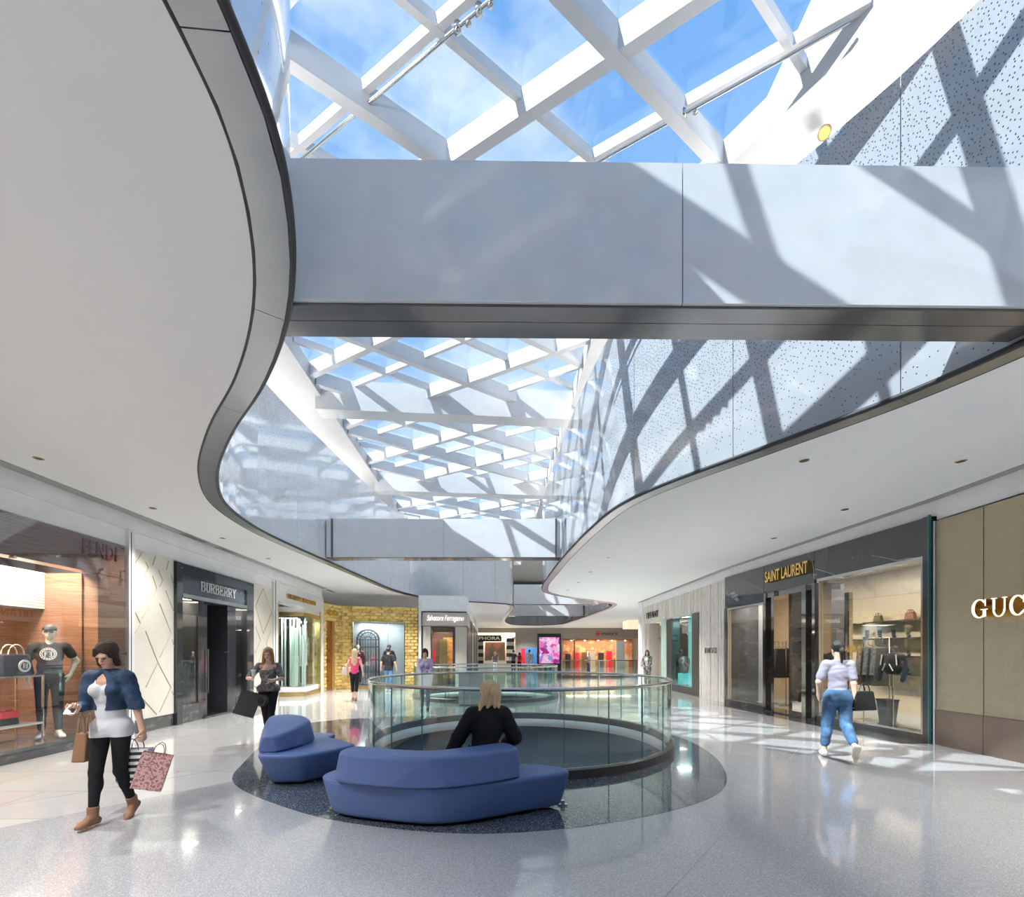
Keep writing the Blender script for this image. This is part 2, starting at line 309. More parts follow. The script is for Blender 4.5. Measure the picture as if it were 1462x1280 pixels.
# ------------------------------------------------------------------ implicit shapes (smooth bodies, cushions, hair)
def sdf_mesh(name, prims, h, m, parent, k=.02, cuts=(), noise=0., nsc=30., root=None, scale=1.0, rot=0.0, loc=None):
    """prims: ('c',a,b,ra,rb[,k]) tapered capsule, ('e',c,r[,R,k]) ellipsoid, ('-e',c,r[,R]) cut, ('f',lo,hi,fn) free function; cuts: (n,d) keeps n.p<d"""
    lo = np.full(3, 1e9); hi = np.full(3, -1e9)
    for p in prims:
        if p[0] == 'c': r = max(p[3], p[4]); a = np.minimum(p[1], p[2])-r; b = np.maximum(p[1], p[2])+r
        elif p[0] == 'e': r = np.array(p[2]) if len(p) < 4 or p[3] is None else np.full(3, max(p[2])); a = np.array(p[1])-r; b = np.array(p[1])+r
        elif p[0] == 'f': a = np.array(p[1]); b = np.array(p[2])
        else: continue
        lo = np.minimum(lo, a); hi = np.maximum(hi, b)
    lo = lo-2.5*h; hi = hi+2.5*h; n = np.ceil((hi-lo)/h).astype(int)+1
    ax = [lo[i]+h*np.arange(n[i]) for i in range(3)]; D = np.full(tuple(n), 9.0, np.float32)
    for p in prims:
        if p[0] == 'c': r = max(p[3], p[4]); a = np.minimum(p[1], p[2])-r; b = np.maximum(p[1], p[2])+r
        elif p[0] in ('e', '-e'): r = max(p[2]); a = np.array(p[1])-r; b = np.array(p[1])+r
        else: a = np.array(p[1]); b = np.array(p[2])
        pad = .06+2*h
        i0 = np.clip(np.floor((a-pad-lo)/h).astype(int), 0, n-1); i1 = np.clip(np.ceil((b+pad-lo)/h).astype(int)+1, 1, n)
        if (i1 <= i0).any(): continue
        sl = tuple(slice(i0[i], i1[i]) for i in range(3))
        X = ax[0][sl[0]][:, None, None]; Y = ax[1][sl[1]][None, :, None]; Z = ax[2][sl[2]][None, None, :]
        kk = k
        if p[0] == 'c':
            A = np.array(p[1], float); B = np.array(p[2], float)-A; L2 = max(B@B, 1e-9); px, py, pz = X-A[0], Y-A[1], Z-A[2]
            t = np.clip((px*B[0]+py*B[1]+pz*B[2])/L2, 0, 1); d = np.sqrt((px-t*B[0])**2+(py-t*B[1])**2+(pz-t*B[2])**2)-(p[3]+(p[4]-p[3])*t)
            if len(p) > 5: kk = p[5]
        elif p[0] in ('e', '-e'):
            px, py, pz = X-p[1][0], Y-p[1][1], Z-p[1][2]
            if len(p) > 3 and p[3] is not None:
                R = np.array(p[3]); qx = R[0][0]*px+R[1][0]*py+R[2][0]*pz; qy = R[0][1]*px+R[1][1]*py+R[2][1]*pz; qz = R[0][2]*px+R[1][2]*py+R[2][2]*pz
            else: qx, qy, qz = px, py, pz
            rx, ry, rz = p[2]; k0 = np.sqrt((qx/rx)**2+(qy/ry)**2+(qz/rz)**2); k1 = np.sqrt((qx/rx**2)**2+(qy/ry**2)**2+(qz/rz**2)**2)+1e-6; d = k0*(k0-1)/k1
            if len(p) > 4: kk = p[4]
        else: d = p[3](X, Y, Z)
        d = np.broadcast_to(d, D[sl].shape).astype(np.float32); e = D[sl]
        if p[0] == '-e': hh = np.maximum(kk-np.abs(e+d), 0)/kk; D[sl] = np.maximum(e, -d)+hh*hh*kk/4
        else: hh = np.maximum(kk-np.abs(e-d), 0)/kk; D[sl] = np.minimum(e, d)-hh*hh*kk/4
    X = ax[0][:, None, None]; Y = ax[1][None, :, None]; Z = ax[2][None, None, :]
    if noise: D = D+noise*(np.sin(X*nsc+2*np.sin(Z*nsc*.7))*np.sin(Z*nsc*1.3+1.5*np.sin(Y*nsc*.9+X*nsc*.4))).astype(np.float32)
    for nn, dd in cuts: D = np.maximum(D, (X*nn[0]+Y*nn[1]+Z*nn[2]-dd).astype(np.float32))
    D[0] = D[-1] = 9; D[:, 0] = D[:, -1] = 9; D[:, :, 0] = D[:, :, -1] = 9
    I = D < 0; c = I[:-1, :-1, :-1].astype(np.int8)
    tot = sum(I[a:a+n[0]-1, b:b+n[1]-1, g:g+n[2]-1].astype(np.int8) for a in (0, 1) for b in (0, 1) for g in (0, 1))
    cells = np.argwhere((tot > 0) & (tot < 8)); idm = np.full(tuple(n-1), -1, np.int32); idm[tuple(cells.T)] = np.arange(len(cells))
    acc = np.zeros((len(cells), 3)); cnt = np.zeros(len(cells)); cor = [(a, b, g) for a in (0, 1) for b in (0, 1) for g in (0, 1)]
    vals = {o: D[cells[:, 0]+o[0], cells[:, 1]+o[1], cells[:, 2]+o[2]] for o in cor}
    for o in cor:
        for x in range(3):
            if o[x] == 0:
                q = list(o); q[x] = 1; q = tuple(q); va, vb = vals[o], vals[q]; msk = (va < 0) != (vb < 0); t = np.zeros(len(cells)); t[msk] = va[msk]/(va[msk]-vb[msk])
                pos = np.tile(np.array(o, float), (len(cells), 1)); pos[:, x] = t; acc[msk] += pos[msk]; cnt[msk] += 1
    verts = (cells+acc/cnt[:, None])*h+lo
    faces = []
    for x in range(3):
        y, z = (x+1) % 3, (x+2) % 3; a = [slice(None)]*3; b = [slice(None)]*3; a[x] = slice(0, -1); b[x] = slice(1, None)
        Ia, Ib = I[tuple(a)], I[tuple(b)]; e = np.argwhere(Ia != Ib)
        if not len(e): continue
        ok = (e[:, y] > 0) & (e[:, z] > 0); e = e[ok]; fl = Ia[tuple(e.T)]
        def cid(dy, dz): q = e.copy(); q[:, y] -= dy; q[:, z] -= dz; return idm[tuple(q.T)]
        q = np.stack([cid(1, 1), cid(0, 1), cid(0, 0), cid(1, 0)], 1); q[~fl] = q[~fl][:, ::-1]; faces.append(q)
    q = np.concatenate(faces); q = q[(q >= 0).all(1)]
    if scale != 1: verts = verts*scale
    me = bpy.data.meshes.new(name); me.vertices.add(len(verts)); me.vertices.foreach_set('co', verts.astype(np.float32).ravel())
    me.loops.add(len(q)*4); me.loops.foreach_set('vertex_index', q.astype(np.int32).ravel()); me.polygons.add(len(q)); me.polygons.foreach_set('loop_start', np.arange(0, len(q)*4, 4, dtype=np.int32))
    me.polygons.foreach_set('use_smooth', np.ones(len(q), bool)); me.update(); me.validate(); me.materials.append(m)
    o = bpy.data.objects.new(name, me); C.objects.link(o)
    if parent is not None: o.parent = parent; ROOT[o.name] = ROOT[parent.name]
    if loc is not None: o.location = loc
    return o
def poly_fn(poly, z0, z1, r, taper=0., ztop=None):
    """soft block: rounded polygon footprint between z0 and z1; footprint shrinks by taper (m) from top to bottom (or grows if negative)"""
    A = [np.array(p, float) for p in poly]
    def fn(X, Y, Z):
        d2 = np.full(np.broadcast(X, Y).shape, 1e9); sg = np.ones_like(d2); m = len(A)
        for i in range(m):
            a = A[i]; b = A[i-1]; e = b-a; wx = X-a[0]; wy = Y-a[1]; t = np.clip((wx*e[0]+wy*e[1])/(e@e), 0, 1)
            bx = wx-e[0]*t; by = wy-e[1]*t; d2 = np.minimum(d2, bx*bx+by*by)
            c1 = Y >= a[1]; c2 = Y < b[1]; c3 = e[0]*wy > e[1]*wx; fl = (c1 & c2 & c3) | (~c1 & ~c2 & ~c3); sg = np.where(fl, -sg, sg)
        d = sg*np.sqrt(d2)+r+taper*(z1-Z)/(z1-z0); zt = ztop(X, Y) if ztop else z1
        q = np.maximum(z0-Z, Z-zt)+r; return np.minimum(np.maximum(d, q), 0)+np.sqrt(np.maximum(d, 0)**2+np.maximum(q, 0)**2)-r
    return fn
# ------------------------------------------------------------------ the setting: floor
RC = (.13, 8.66); RX, RY = 2.6, 2.75; R2C = (-.95, 17.2); R2X, R2Y = 2.55, 2.4
def ell(c, rx, ry, n=96): return [(c[0]+rx*math.cos(2*PI*i/n), c[1]+ry*math.sin(2*PI*i/n)) for i in range(n)]
hole1 = ell(RC, RX, RY); hole2 = ell(R2C, R2X, R2Y, 64)
b = MB(); b.prism([(-14, -8), (20, -8), (20, 54), (-14, 54)], -.16, 0, [hole1, hole2]); floor = b.build('floor', M_pale, None, 'structure')
dark_pts = [(-.25, 4.12), (1.15, 4.48), (2.35, 5.3), (2.95, 6.5), (3.22, 8), (3.07, 9.3), (2.3, 10.9), (.3, 11.7), (-1.6, 11.9), (-3.2, 11.6), (-4.35, 11.0), (-4.78, 10.2), (-4.45, 8.5), (-3.95, 6.9), (-3.48, 5.8), (-2.43, 4.88), (-1.52, 4.38)]
darkp = catmull(dark_pts, True, 8)
b = MB(); b.prism([(-8.2, -.3), (-4.68, 4.26), (-3.3, 6.05), (-2.5, 9.0), (-2.0, 11.7), (2.2, 11.7), (3.3, 10.5), (3.5, 12.2), (4.2, 15), (6.85, 15), (7.40, 8.3), (7.40, -7.5), (-8.2, -7.5)], 0, .003, [hole1]); b.build('terrazzo_field', M_grey, floor)
b = MB(); b.prism(darkp, .003, .006, [ell(RC, RX, RY, 96)]); b.build('terrazzo_inlay', M_dark, floor)
b = MB(); b.prism([(7.44, 8.2), (6.88, 15.0), (6.30, 15.0), (6.86, 8.2)], .003, .006); b.build('marble_threshold', M_dmarb, floor)
for k, pts in enumerate([[(7.4, 6.1), (6.2, 5.0), (5.0, 4.15), (4.1, 3.6), (3.75, 3.1), (3.6, 2.4)], [(5.02, 8.1), (4.4, 7.3), (1.2, 3.3), (.2, 2.1)], [(2.9, 5.6), (4.0, 4.9), (5.3, 4.15)], [(-7.4, 2.55), (-5.2, 5.05), (-3.9, 6.5)]]):
    b = MB(); cs = catmull(pts, False, 8); b.tube([(x, y, .0015) for x, y in cs], .0035 if k == 0 else .0025, 6); b.build('divider_strip', M_dsteel if k == 0 else M_cove, floor)
# lower level seen through the round opening
b = MB(); b.prism([(-14, -2), (16, -2), (16, 60), (-14, 60)], -5.0, -4.8); fl2 = b.build('floor_lower', M_pale, None, 'structure')
b = MB(); b.prism(ell((1.0, 31.0), 9.0, 14.0, 64), -4.8, -4.79); b.build('terrazzo_inlay', M_bluefl, fl2)
def rim(c, rx, ry, nm):
    b = MB(); n = 96; vs = []; fs = []
    for i in range(n):
        t = 2*PI*i/n
        for r, z in ((0, 0), (-.02, 0), (-.02, -.18), (.02, -.18), (.02, -.15)): vs.append((c[0]+(rx+r)*math.cos(t), c[1]+(ry+r)*math.sin(t), z))
        for j in range(4): k = (i+1) % n; fs.append((i*5+j, i*5+j+1, k*5+j+1, k*5+j))
    b.add(vs, fs, True); return b.build(nm, M_bulk, floor)
rim(RC, RX, RY, 'opening_rim'); rim(R2C, R2X, R2Y, 'opening_rim')
area('added_lower_fill', (0, 24, -.8), 14, 500, (1, 1, 1), size_y=22)  # added fill light without a fitting, to brighten the lower floor
# ------------------------------------------------------------------ glass guard rings
def guard(c, rx, ry, n, name, label, post=False, ph=.0):
    t = thing(name, label, 'railing', (c[0], c[1], 0))
    K = 5
    for i in range(n):
        a0 = 2*PI*i/n+ph+.004/rx; a1 = 2*PI*(i+1)/n+ph-.004/rx; b = MB()
        def pt(a, o, z): return (c[0]+(rx+o)*math.cos(a), c[1]+(ry+o)*math.sin(a), z)
        vs = []; fs = []; 
        for j in range(K+1):
            a = a0+(a1-a0)*j/K; vs += [pt(a, .055, .12), pt(a, .055, 1.12), pt(a, .070, 1.12), pt(a, .070, .12)]
        for j in range(K): q = j*4; fs += [(q, q+1, q+5, q+4), (q+3, q+7, q+6, q+2)]
        b.add(vs, fs, True); b.cur = 1; b.add([pt(a0, .055, .12), pt(a0, .070, .12), pt(a0, .070, 1.12), pt(a0, .055, 1.12)], [(0, 1, 2, 3)]); b.add([pt(a1, .055, .12), pt(a1, .070, .12), pt(a1, .070, 1.12), pt(a1, .055, 1.12)], [(3, 2, 1, 0)])
        b.build('glass_panel', M_rglass, t, mats=[M_gedge])
    b = MB(); b.tube([(c[0]+(rx+.062)*math.cos(2*PI*i/120), c[1]+(ry+.062)*math.sin(2*PI*i/120), 1.14) for i in range(120)], .027, 10, True); b.build('handrail', M_rail, t)
    b = MB(); vs = []; fs = []; m = 96; pr = [(.02, .006), (.02, .13), (.05, .14), (.09, .14), (.115, .12), (.115, .006)]
    for i in range(m):
        a = 2*PI*i/m
        for r, z in pr: vs.append((c[0]+(rx+r)*math.cos(a), c[1]+(ry+r)*math.sin(a), z))
        for j in range(len(pr)-1): k = (i+1) % m; q = len(pr); fs.append((i*q+j, i*q+j+1, k*q+j+1, k*q+j))
    b.add(vs, fs); b.build('base_shoe', M_dsteel, t)
    return t
guard(RC, RX, RY, 26, 'glass_railing', 'round glass railing in front of the seated woman, steel handrail on top', ph=.08)
guard(R2C, R2X, R2Y, 22, 'glass_railing', 'second round glass railing farther back, behind the near one, with a grey box against it')
t = thing('glass_railing', 'straight glass railing in the far court in front of the red star store', 'railing', (5.6, 30.5, 0))
for k in range(5):
    b = MB(); x0 = 3.25+k*.98; b.box(x0+.01, x0+.97, 30.5, 30.515, .1, 1.1); b.build('glass_panel', M_rglass, t)
for x in (3.25, 5.7, 8.15): b = MB(); b.box(x-.025, x+.025, 30.46, 30.52, 0, 1.1); b.build('post', M_rail, t)
b = MB(); b.box(3.2, 8.2, 30.47, 30.53, 1.1, 1.15); b.build('handrail', M_rail, t); b = MB(); b.box(3.2, 8.2, 30.47, 30.54, 0, .12); b.build('base_shoe', M_dsteel, t)
t = thing('display_plinth', 'grey box plinth standing against the second round railing', 'plinth', (-1.35, 14.55, 0))
b = MB(); b.box(-1.62, -.88, 14.15, 14.58, .04, 1.0); b.build('cabinet', M_grey2, t); b = MB(); b.box(-1.64, -.86, 14.13, 14.60, 1.0, 1.04); b.build('top', M_bulk, t); b = MB(); b.box(-1.60, -.90, 14.18, 14.56, 0, .04); b.build('plinth_base', M_dk, t)
# ------------------------------------------------------------------ wavy void in the soffit ceiling
CZ = 4.3
void_pts = [(-.75, -5.5), (-.95, -2.5), (-1.1, 0), (-1.19, 1.6), (-1.23, 2.35), (-1.33, 2.75), (-1.56, 3.3), (-1.905, 3.89), (-2.52, 4.70), (-3.47, 5.75), (-4.50, 7.1), (-5.20, 8.45), (-5.52, 10.0), (-5.55, 11.6), (-5.42, 14.0), (-5.25, 17), (-5.0, 20.2), (-4.2, 22.7), (-2.9, 24.2), (-1.18, 25.1), (-.1, 26.0), (.12, 27.4), (-.1, 31), (-.55, 40.8), (.3, 44.5), (2.4, 45.5), (4.4, 43.8), (5.0, 39.9), (5.6, 31.5), (5.72, 27.2), (5.45, 25.5), (4.5, 24.3), (2.6, 22.5), (1.5, 20.8), (1.24, 19.2), (1.32, 15.6), (1.47, 12.8), (1.72, 10.03), (1.98, 8.51), (2.45, 7.48), (3.32, 6.15), (4.116, 4.88), (4.465, 4.06), (4.85, 2.8), (5.1, 1), (5.2, -1), (5.2, -3.5), (5.0, -5.5), (3.9, -6.3), (.3, -6.3)]
void = catmull(void_pts, True, 7)
ar = sum(void[i][0]*void[(i+1) % len(void)][1]-void[(i+1) % len(void)][0]*void[i][1] for i in range(len(void)))
sg = 1 if ar > 0 else -1
inner = offset(void, sg*.235)     # the soffit plaster starts here
b = MB(); b.prism([(-14, -8), (20, -8), (20, 54), (-14, 54)], CZ, CZ+.05, [inner]); ceiling = b.build('ceiling', M_plaster, None, 'structure')
# polished strip under the edge, in lengths of about 1.5 m, and its dark gaskets
def arcs(loop):
    s = [0.]
    for i in range(len(loop)): a = loop[i]; q = loop[(i+1) % len(loop)]; s.append(s[-1]+math.hypot(q[0]-a[0], q[1]-a[1]))
    return s
AS = arcs(void); TOT = AS[-1]; NP = round(TOT/1.9)
def at_arc(loop, s):
    s = s % TOT; import bisect; i = min(bisect.bisect_right(AS, s)-1, len(loop)-1); k = (s-AS[i])/(AS[i+1]-AS[i]); a = loop[i]; q = loop[(i+1) % len(loop)]; return (a[0]+(q[0]-a[0])*k, a[1]+(q[1]-a[1])*k)
for i in range(NP):
    s0 = TOT*i/NP+.003; s1 = TOT*(i+1)/NP-.003; K = 6; b = MB(); vs = []; fs = []
    for j in range(K+1):
        s = s0+(s1-s0)*j/K; p = at_arc(void, s); q = at_arc(inner, s)
        e = ((q[0]-p[0]), (q[1]-p[1])); p2 = (p[0]+e[0]*.06, p[1]+e[1]*.06); q2 = (q[0]-e[0]*.05, q[1]-e[1]*.05)
        vs += [(*p2, CZ-.015), (*q2, CZ-.005), (*q2, CZ+.04), (*p2, CZ+.04)]
    for j in range(K): k = j*4; fs += [(k+a, k+(a+1) % 4, k+4+(a+1) % 4, k+4+a) for a in range(4)]
    fs += [(3, 2, 1, 0), (K*4, K*4+1, K*4+2, K*4+3)]
    b.add(vs, fs); b.build('edge_plate', M_metal, ceiling)
b = MB(); b.tube([(x, y, CZ+.012) for x, y in inner], .018, 6, True); b.build('gasket', M_black, ceiling)
b = MB(); b.tube([(x, y, CZ+.012) for x, y in void], .028, 6, True); b.build('gasket', M_black, ceiling)
# upstand of fritted glass all round the void: sheets about 1.9 m wide, 3.3 m tall
WT = 7.7
shell = MB(); o2 = offset(void, sg*.10); vs = []; fs = []; m = len(o2)
for i, (x, y) in enumerate(o2): vs += [(x, y, CZ+.03), (x, y, WT-.04)]
for i in range(m): k = (i+1) % m; fs.append((i*2, k*2, k*2+1, i*2+1))
shell.add(vs, fs, True)
wl = shell.build('wall_void', M_ring, None, 'structure'); 
for i in range(NP):
    s0 = TOT*i/NP+.004; s1 = TOT*(i+1)/NP-.004; K = 7; b = MB(); vs = []; fs = []; uv = []
    for j in range(K+1):
        s = s0+(s1-s0)*j/K; p = at_arc(void, s); q = at_arc(inner, s); e = ((q[0]-p[0])/.235, (q[1]-p[1])/.235)
        pf = (p[0]+e[0]*.01, p[1]+e[1]*.01); pb = (p[0]+e[0]*.03, p[1]+e[1]*.03)
        for (xy, z) in ((pf, CZ+.035), (pf, WT), (pb, WT), (pb, CZ+.035)): vs.append((*xy, z)); uv.append((s, z))
    nv = len(vs); vs += vs; uv += uv
    for j in range(K): k = j*4; fs += [(k+a, k+(a+1) % 4, k+4+(a+1) % 4, k+4+a) for a in range(1, 4)]
    fs += [(3, 2, 1, 0), (K*4, K*4+1, K*4+2, K*4+3)]
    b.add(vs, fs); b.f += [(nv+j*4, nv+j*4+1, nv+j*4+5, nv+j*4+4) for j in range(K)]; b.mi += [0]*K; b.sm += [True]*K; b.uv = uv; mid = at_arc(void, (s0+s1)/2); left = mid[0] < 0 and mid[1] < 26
    b.build('glass_sheet', M_frit_lifted if left else M_frit, wl)
# slim cross beams (bridges) between the two sides
def xbeam(y0, xl, xr, label, xb=None, z0=4.4, z1=5.52, dep=.42, tilt=0., lab=True):
    xb = xl if xb is None else xb; xf = lambda d: xl+(xb-xl)*d/dep
    t = thing('cross_beam', label, 'beam', ((xl+xr)/2, y0, z0))
    n = max(1, round((xr-xl)/3.4))
    for k in range(n):
        a = xl+(xr-xl)*k/n; e = xl+(xr-xl)*(k+1)/n; b = MB(); f0 = y0+tilt*(a-xl); f1 = y0+tilt*(e-xl)
        b.hexa([(a, f0, z0), (e-.008, f1, z0), (e-.008, f1+.03, z0), (a, f0+.03, z0), (a, f0, z1), (e-.008, f1, z1), (e-.008, f1+.03, z1), (a, f0+.03, z1)]); b.build('face_panel', M_bridge, t)
    g = tilt*(xr-xl)
    for q, (u, v) in enumerate(((.034, dep*.5), (dep*.5+.006, dep))):
        b = MB(); b.hexa([(xf(u), y0+u, z0-.02), (xr, y0+u+g, z0-.02), (xr, y0+v+g, z0-.02), (xf(v), y0+v, z0-.02), (xf(u), y0+u, z0+.02), (xr, y0+u+g, z0+.02), (xr, y0+v+g, z0+.02), (xf(v), y0+v, z0+.02)]); b.build('soffit_plate', M_bridgeU, t)
    b = MB(); b.hexa([(xf(.04), y0+.04, z0+.03), (xr, y0+.04+g, z0+.03), (xr, y0+dep+g, z0+.03), (xb, y0+dep, z0+.03), (xf(.04), y0+.04, z1-.01), (xr, y0+.04+g, z1-.01), (xr, y0+dep+g, z1-.01), (xb, y0+dep, z1-.01)]); b.build('core', M_steelw, t)
    return t
xbeam(3.69, -1.76, 4.50, 'big near grey-white cross beam spanning the void overhead', xb=-2.09, tilt=.012, dep=.40)
xbeam(13.6, -5.42, 1.44, 'smaller grey-white cross beam farther down the void, above the round railings')
xbeam(26.6, .1, 5.65, 'thin white cross beam at the far end of the void, nearer of the last two')
xbeam(35.0, -.25, 5.35, 'thin white cross beam at the far end of the void, farthest of all')
for x in (-5.25, 1.28): b = MB(); b.box(x-.02, x+.02, 13.55, 13.6, 4.4, 5.52); tag(b.build('joint_cover', M_dsteel, None), 'dark vertical joint cover at the %s end of the farther cross beam' % ('left' if x < 0 else 'right'), 'joint cover')
# ------------------------------------------------------------------ roof: opaque ring, skylight lattice
H = 7.0; RZ = EYE+H; GZ = RZ+.46
ax_ = Vector((-.042, 1, 0)).normalized(); tx_ = Vector((ax_.y, -ax_.x, 0)); O_ = Vector((1.246, 5.56, 0))
def rpq(p, q, z): v = O_+tx_*p+ax_*q; return Vector((v.x, v.y, z))
open_pq = [(-6.15, -10), (5.5, -10), (5.5, -4.9), (.75, 2.95), (.75, 31.5), (-6.15, 31.5)]
open_xy = [tuple(rpq(p, q, 0))[:2] for p, q in open_pq]
b = MB(); b.prism([(-14, -8.2), (20, -8.2), (20, 54), (-14, 54)], RZ, GZ-.03, [open_xy]); b.build('ceiling_upper', M_ring, None, 'structure')
for nm, bx in (('wall_left_outer', (-14, -13.8, -8, 54)), ('wall_right_outer', (19.8, 20, -8, 54)), ('wall_back_near', (-14, 20, -8.2, -8)), ('wall_back_far', (-14, 20, 53.8, 54))):
    b = MB(); b.box(bx[0], bx[1], bx[2], bx[3], -5, RZ); b.build(nm, M_ring, None, 'structure')
b = MB(); p0 = rpq(4.0, 1.2, 0); b.prism([(4.75, 6.6), (8.5, 6.6), (8.5, 15), (4.75, 15)], GZ+.02, GZ+2.9); tag(b.build('roof_wall', mat('pale_concrete', (.60, .57, .52), .8), None), 'pale sunlit concrete roof wall seen through the right edge of the skylight', 'wall')
def clip(p0, p1, poly):   # longest pieces of segment p0-p1 inside poly (pq space)
    ts = [0., 1.]; m = len(poly); dx, dy = p1[0]-p0[0], p1[1]-p0[1]
    for i in range(m):
        a, e = poly[i], poly[(i+1) % m]; ex, ey = e[0]-a[0], e[1]-a[1]; det = dx*ey-dy*ex
        if abs(det) < 1e-9: continue
        t = ((a[0]-p0[0])*ey-(a[1]-p0[1])*ex)/det; u = ((a[0]-p0[0])*dy-(a[1]-p0[1])*dx)/det
        if -1e-6 <= u <= 1+1e-6 and 0 < t < 1: ts.append(t)
    ts.sort(); o = []
    for a, e in zip(ts, ts[1:]):
        tm = (a+e)/2; x, y = p0[0]+dx*tm, p0[1]+dy*tm; ins = False
        for i in range(m):
            A, B = poly[i], poly[i-1]
            if (A[1] > y) != (B[1] > y) and x < (B[0]-A[0])*(y-A[1])/(B[1]-A[1])+A[0]: ins = not ins
        if ins and e-a > 1e-4: o.append(((p0[0]+dx*a, p0[1]+dy*a), (p0[0]+dx*e, p0[1]+dy*e)))
    return o
sky = bpy.data.objects.new('window_1', None); C.objects.link(sky); sky.location = (0, 10, RZ); sky['kind'] = 'structure'; ROOT[sky.name] = Vector((0, 10, RZ))
HWX, HWY = 2.135, 1.37
for sgn in (1, -1):
    for k in range(-30, 40):
        deep = k % 2 == 0; c = k*HWY        # line q = c + sgn*(HWY/HWX)*p ; deep lines at even multiples
        p0 = (-12, c+sgn*HWY/HWX*-12); p1 = (12, c+sgn*HWY/HWX*12)
        if deep:
            for a, e in clip(p0, p1, open_pq):
                b = MB(); b.bar(rpq(*a, GZ-.02), rpq(*e, GZ-.02), .15, .36+.003*sgn); b.build('deep_beam', M_steelw, sky)
        else:
            for a, e in clip(p0, p1, open_pq):
                b = MB(); b.bar(rpq(*a, GZ-.002), rpq(*e, GZ-.002), .085, .16+.003*sgn); b.build('mullion', M_steelw, sky)
# fold every lattice bay into its own pane
for i in range(-8, 9):
    for j in range(-24, 50):
        if (i+j) % 2 == 0: continue
        p = i*HWX/2; q = j*HWY/2
        if not (-6.15-.9 < p < 6 and -7 < q < 31.5): continue
        lim = .75 if q > 2.95 else .75+(2.95-q)*.605
        if p-HWX/2 > lim+.2: continue
        c0 = [(p-HWX/2, q), (p, q-HWY/2), (p+HWX/2, q), (p, q+HWY/2)]
        b = MB(); lo = [rpq(u+(p-u)*.012, v+(q-v)*.012, GZ) for u, v in c0]; hi = [v+Vector((0, 0, .02)) for v in lo]; b.hexa(lo+hi); b.build('glass_pane', M_roofg, sky)
for y, nm in ((13.2, 'nearer'), (19.6, 'farther')):
    b = MB(); q = y-5.56; a = rpq(-6.3, q-.25, RZ-.35); e = rpq(1.1, q+.05, RZ-.35); b.hexa([a, e, e+Vector((0, .5, 0)), a+Vector((0, .5, 0))]+[v+Vector((0, 0, .80)) for v in (a, e, e+Vector((0, .5, 0)), a+Vector((0, .5, 0)))])
    tag(b.build('roof_girder', M_steelw, None), 'white steel girder across the skylight, the %s of the two' % nm, 'girder')
# sprinkler pipes under the secondary mullions, with heads
def pipe(c, pa, pb, heads, lab):
    f = lambda p, z: rpq(p, c-HWY/HWX*p, z)
    t = thing('sprinkler_pipe', lab, 'pipe', f(pa, GZ-.26)); b = MB(); b.tube([f(pa, GZ-.26), f(pb, GZ-.26)], .022, 8); b.build('pipe', M_rail, t)
    for hp in heads:
        h = f(hp, GZ-.26); b = MB(); b.lathe((h.x, h.y, h.z), [(.012, 0), (.012, -.05), (.035, -.055), (.035, -.065), (.0, -.07)], 10); b.build('sprinkler_head', M_rail, t)
        h = f(hp-.13, GZ-.26); b = MB(); b.lathe((h.x, h.y, h.z), [(.0, .05), (.045, .045), (.045, -.045), (0, -.05)], 10); b.build('coupling', M_rail, t)
pipe(-HWY+.05, -5.5, .3, (-1.75, -1.5), 'thin sprinkler pipe with two heads under the skylight, left of centre')
pipe(HWY-.06, -1.5, 2.6, (1.2,), 'thin sprinkler pipe with one head under the skylight, towards its right edge')
t = thing('spotlight', 'white can spotlight with an amber lens hanging at the right edge of the skylight', 'lamp', (4.12, 6.17, 8.2))
d = Vector((-.35, -.75, -.55)).normalized(); c0 = Vector((4.12, 6.17, 8.45)); b = MB(); b.tube([c0-d*.10, c0+d*.11], .075, 16); b.build('lamp_body', M_white, t); b = MB(); b.tube([c0+d*.108, c0+d*.118], .062, 16); b.build('lens', M_amber, t)
b = MB(); b.tube([c0+d*.1, c0+d*.135], .078, 16, caps=False, rr=[.078, .082]); b.build('baffle_ring', M_lgold, t); b = MB(); b.tube([c0, c0+Vector((.1, .05, .02)), c0+Vector((.13, .05, .2))], .014, 8); b.build('bracket', M_rail, t)
# ------------------------------------------------------------------ recessed downlights in the soffit
dl = [(55, 654, 'above the wood-fronted shop at the left edge'), (218, 725, 'second from the left edge on the left soffit'), (318, 768, 'third from the left edge on the left soffit'), (383, 797, 'farthest on the left soffit'), (1148, 657, 'nearest the curved edge on the right soffit'), (1372, 658, 'nearest the bronze wall on the right soffit'), (1206, 727, 'on the right soffit above the black marble shop'), (1105, 768, 'on the right soffit left of the gold lettering'), (868, 796, 'first of the small row along the far right curve'), (843, 816, 'second of the small row along the far right curve'), (826, 831, 'third of the small row along the far right curve'), (811, 842, 'last of the small row along the far right curve')]
for px, py, lab in dl:
    g = G(px, py, CZ); t = thing('downlight', 'small recessed downlight '+lab, 'downlight', (g.x, g.y, CZ), 'recessed downlights')
    b = MB(); b.lathe((g.x, g.y, CZ), [(.045, -.002), (.062, -.006), (.066, -.001)], 20); b.build('trim_ring', M_lgold, t)
    b = MB(); b.lathe((g.x, g.y, CZ), [(.045, -.002), (.030, -.001), (0.0, -.0008)], 20); b.build('lamp_cup', M_dk, t)
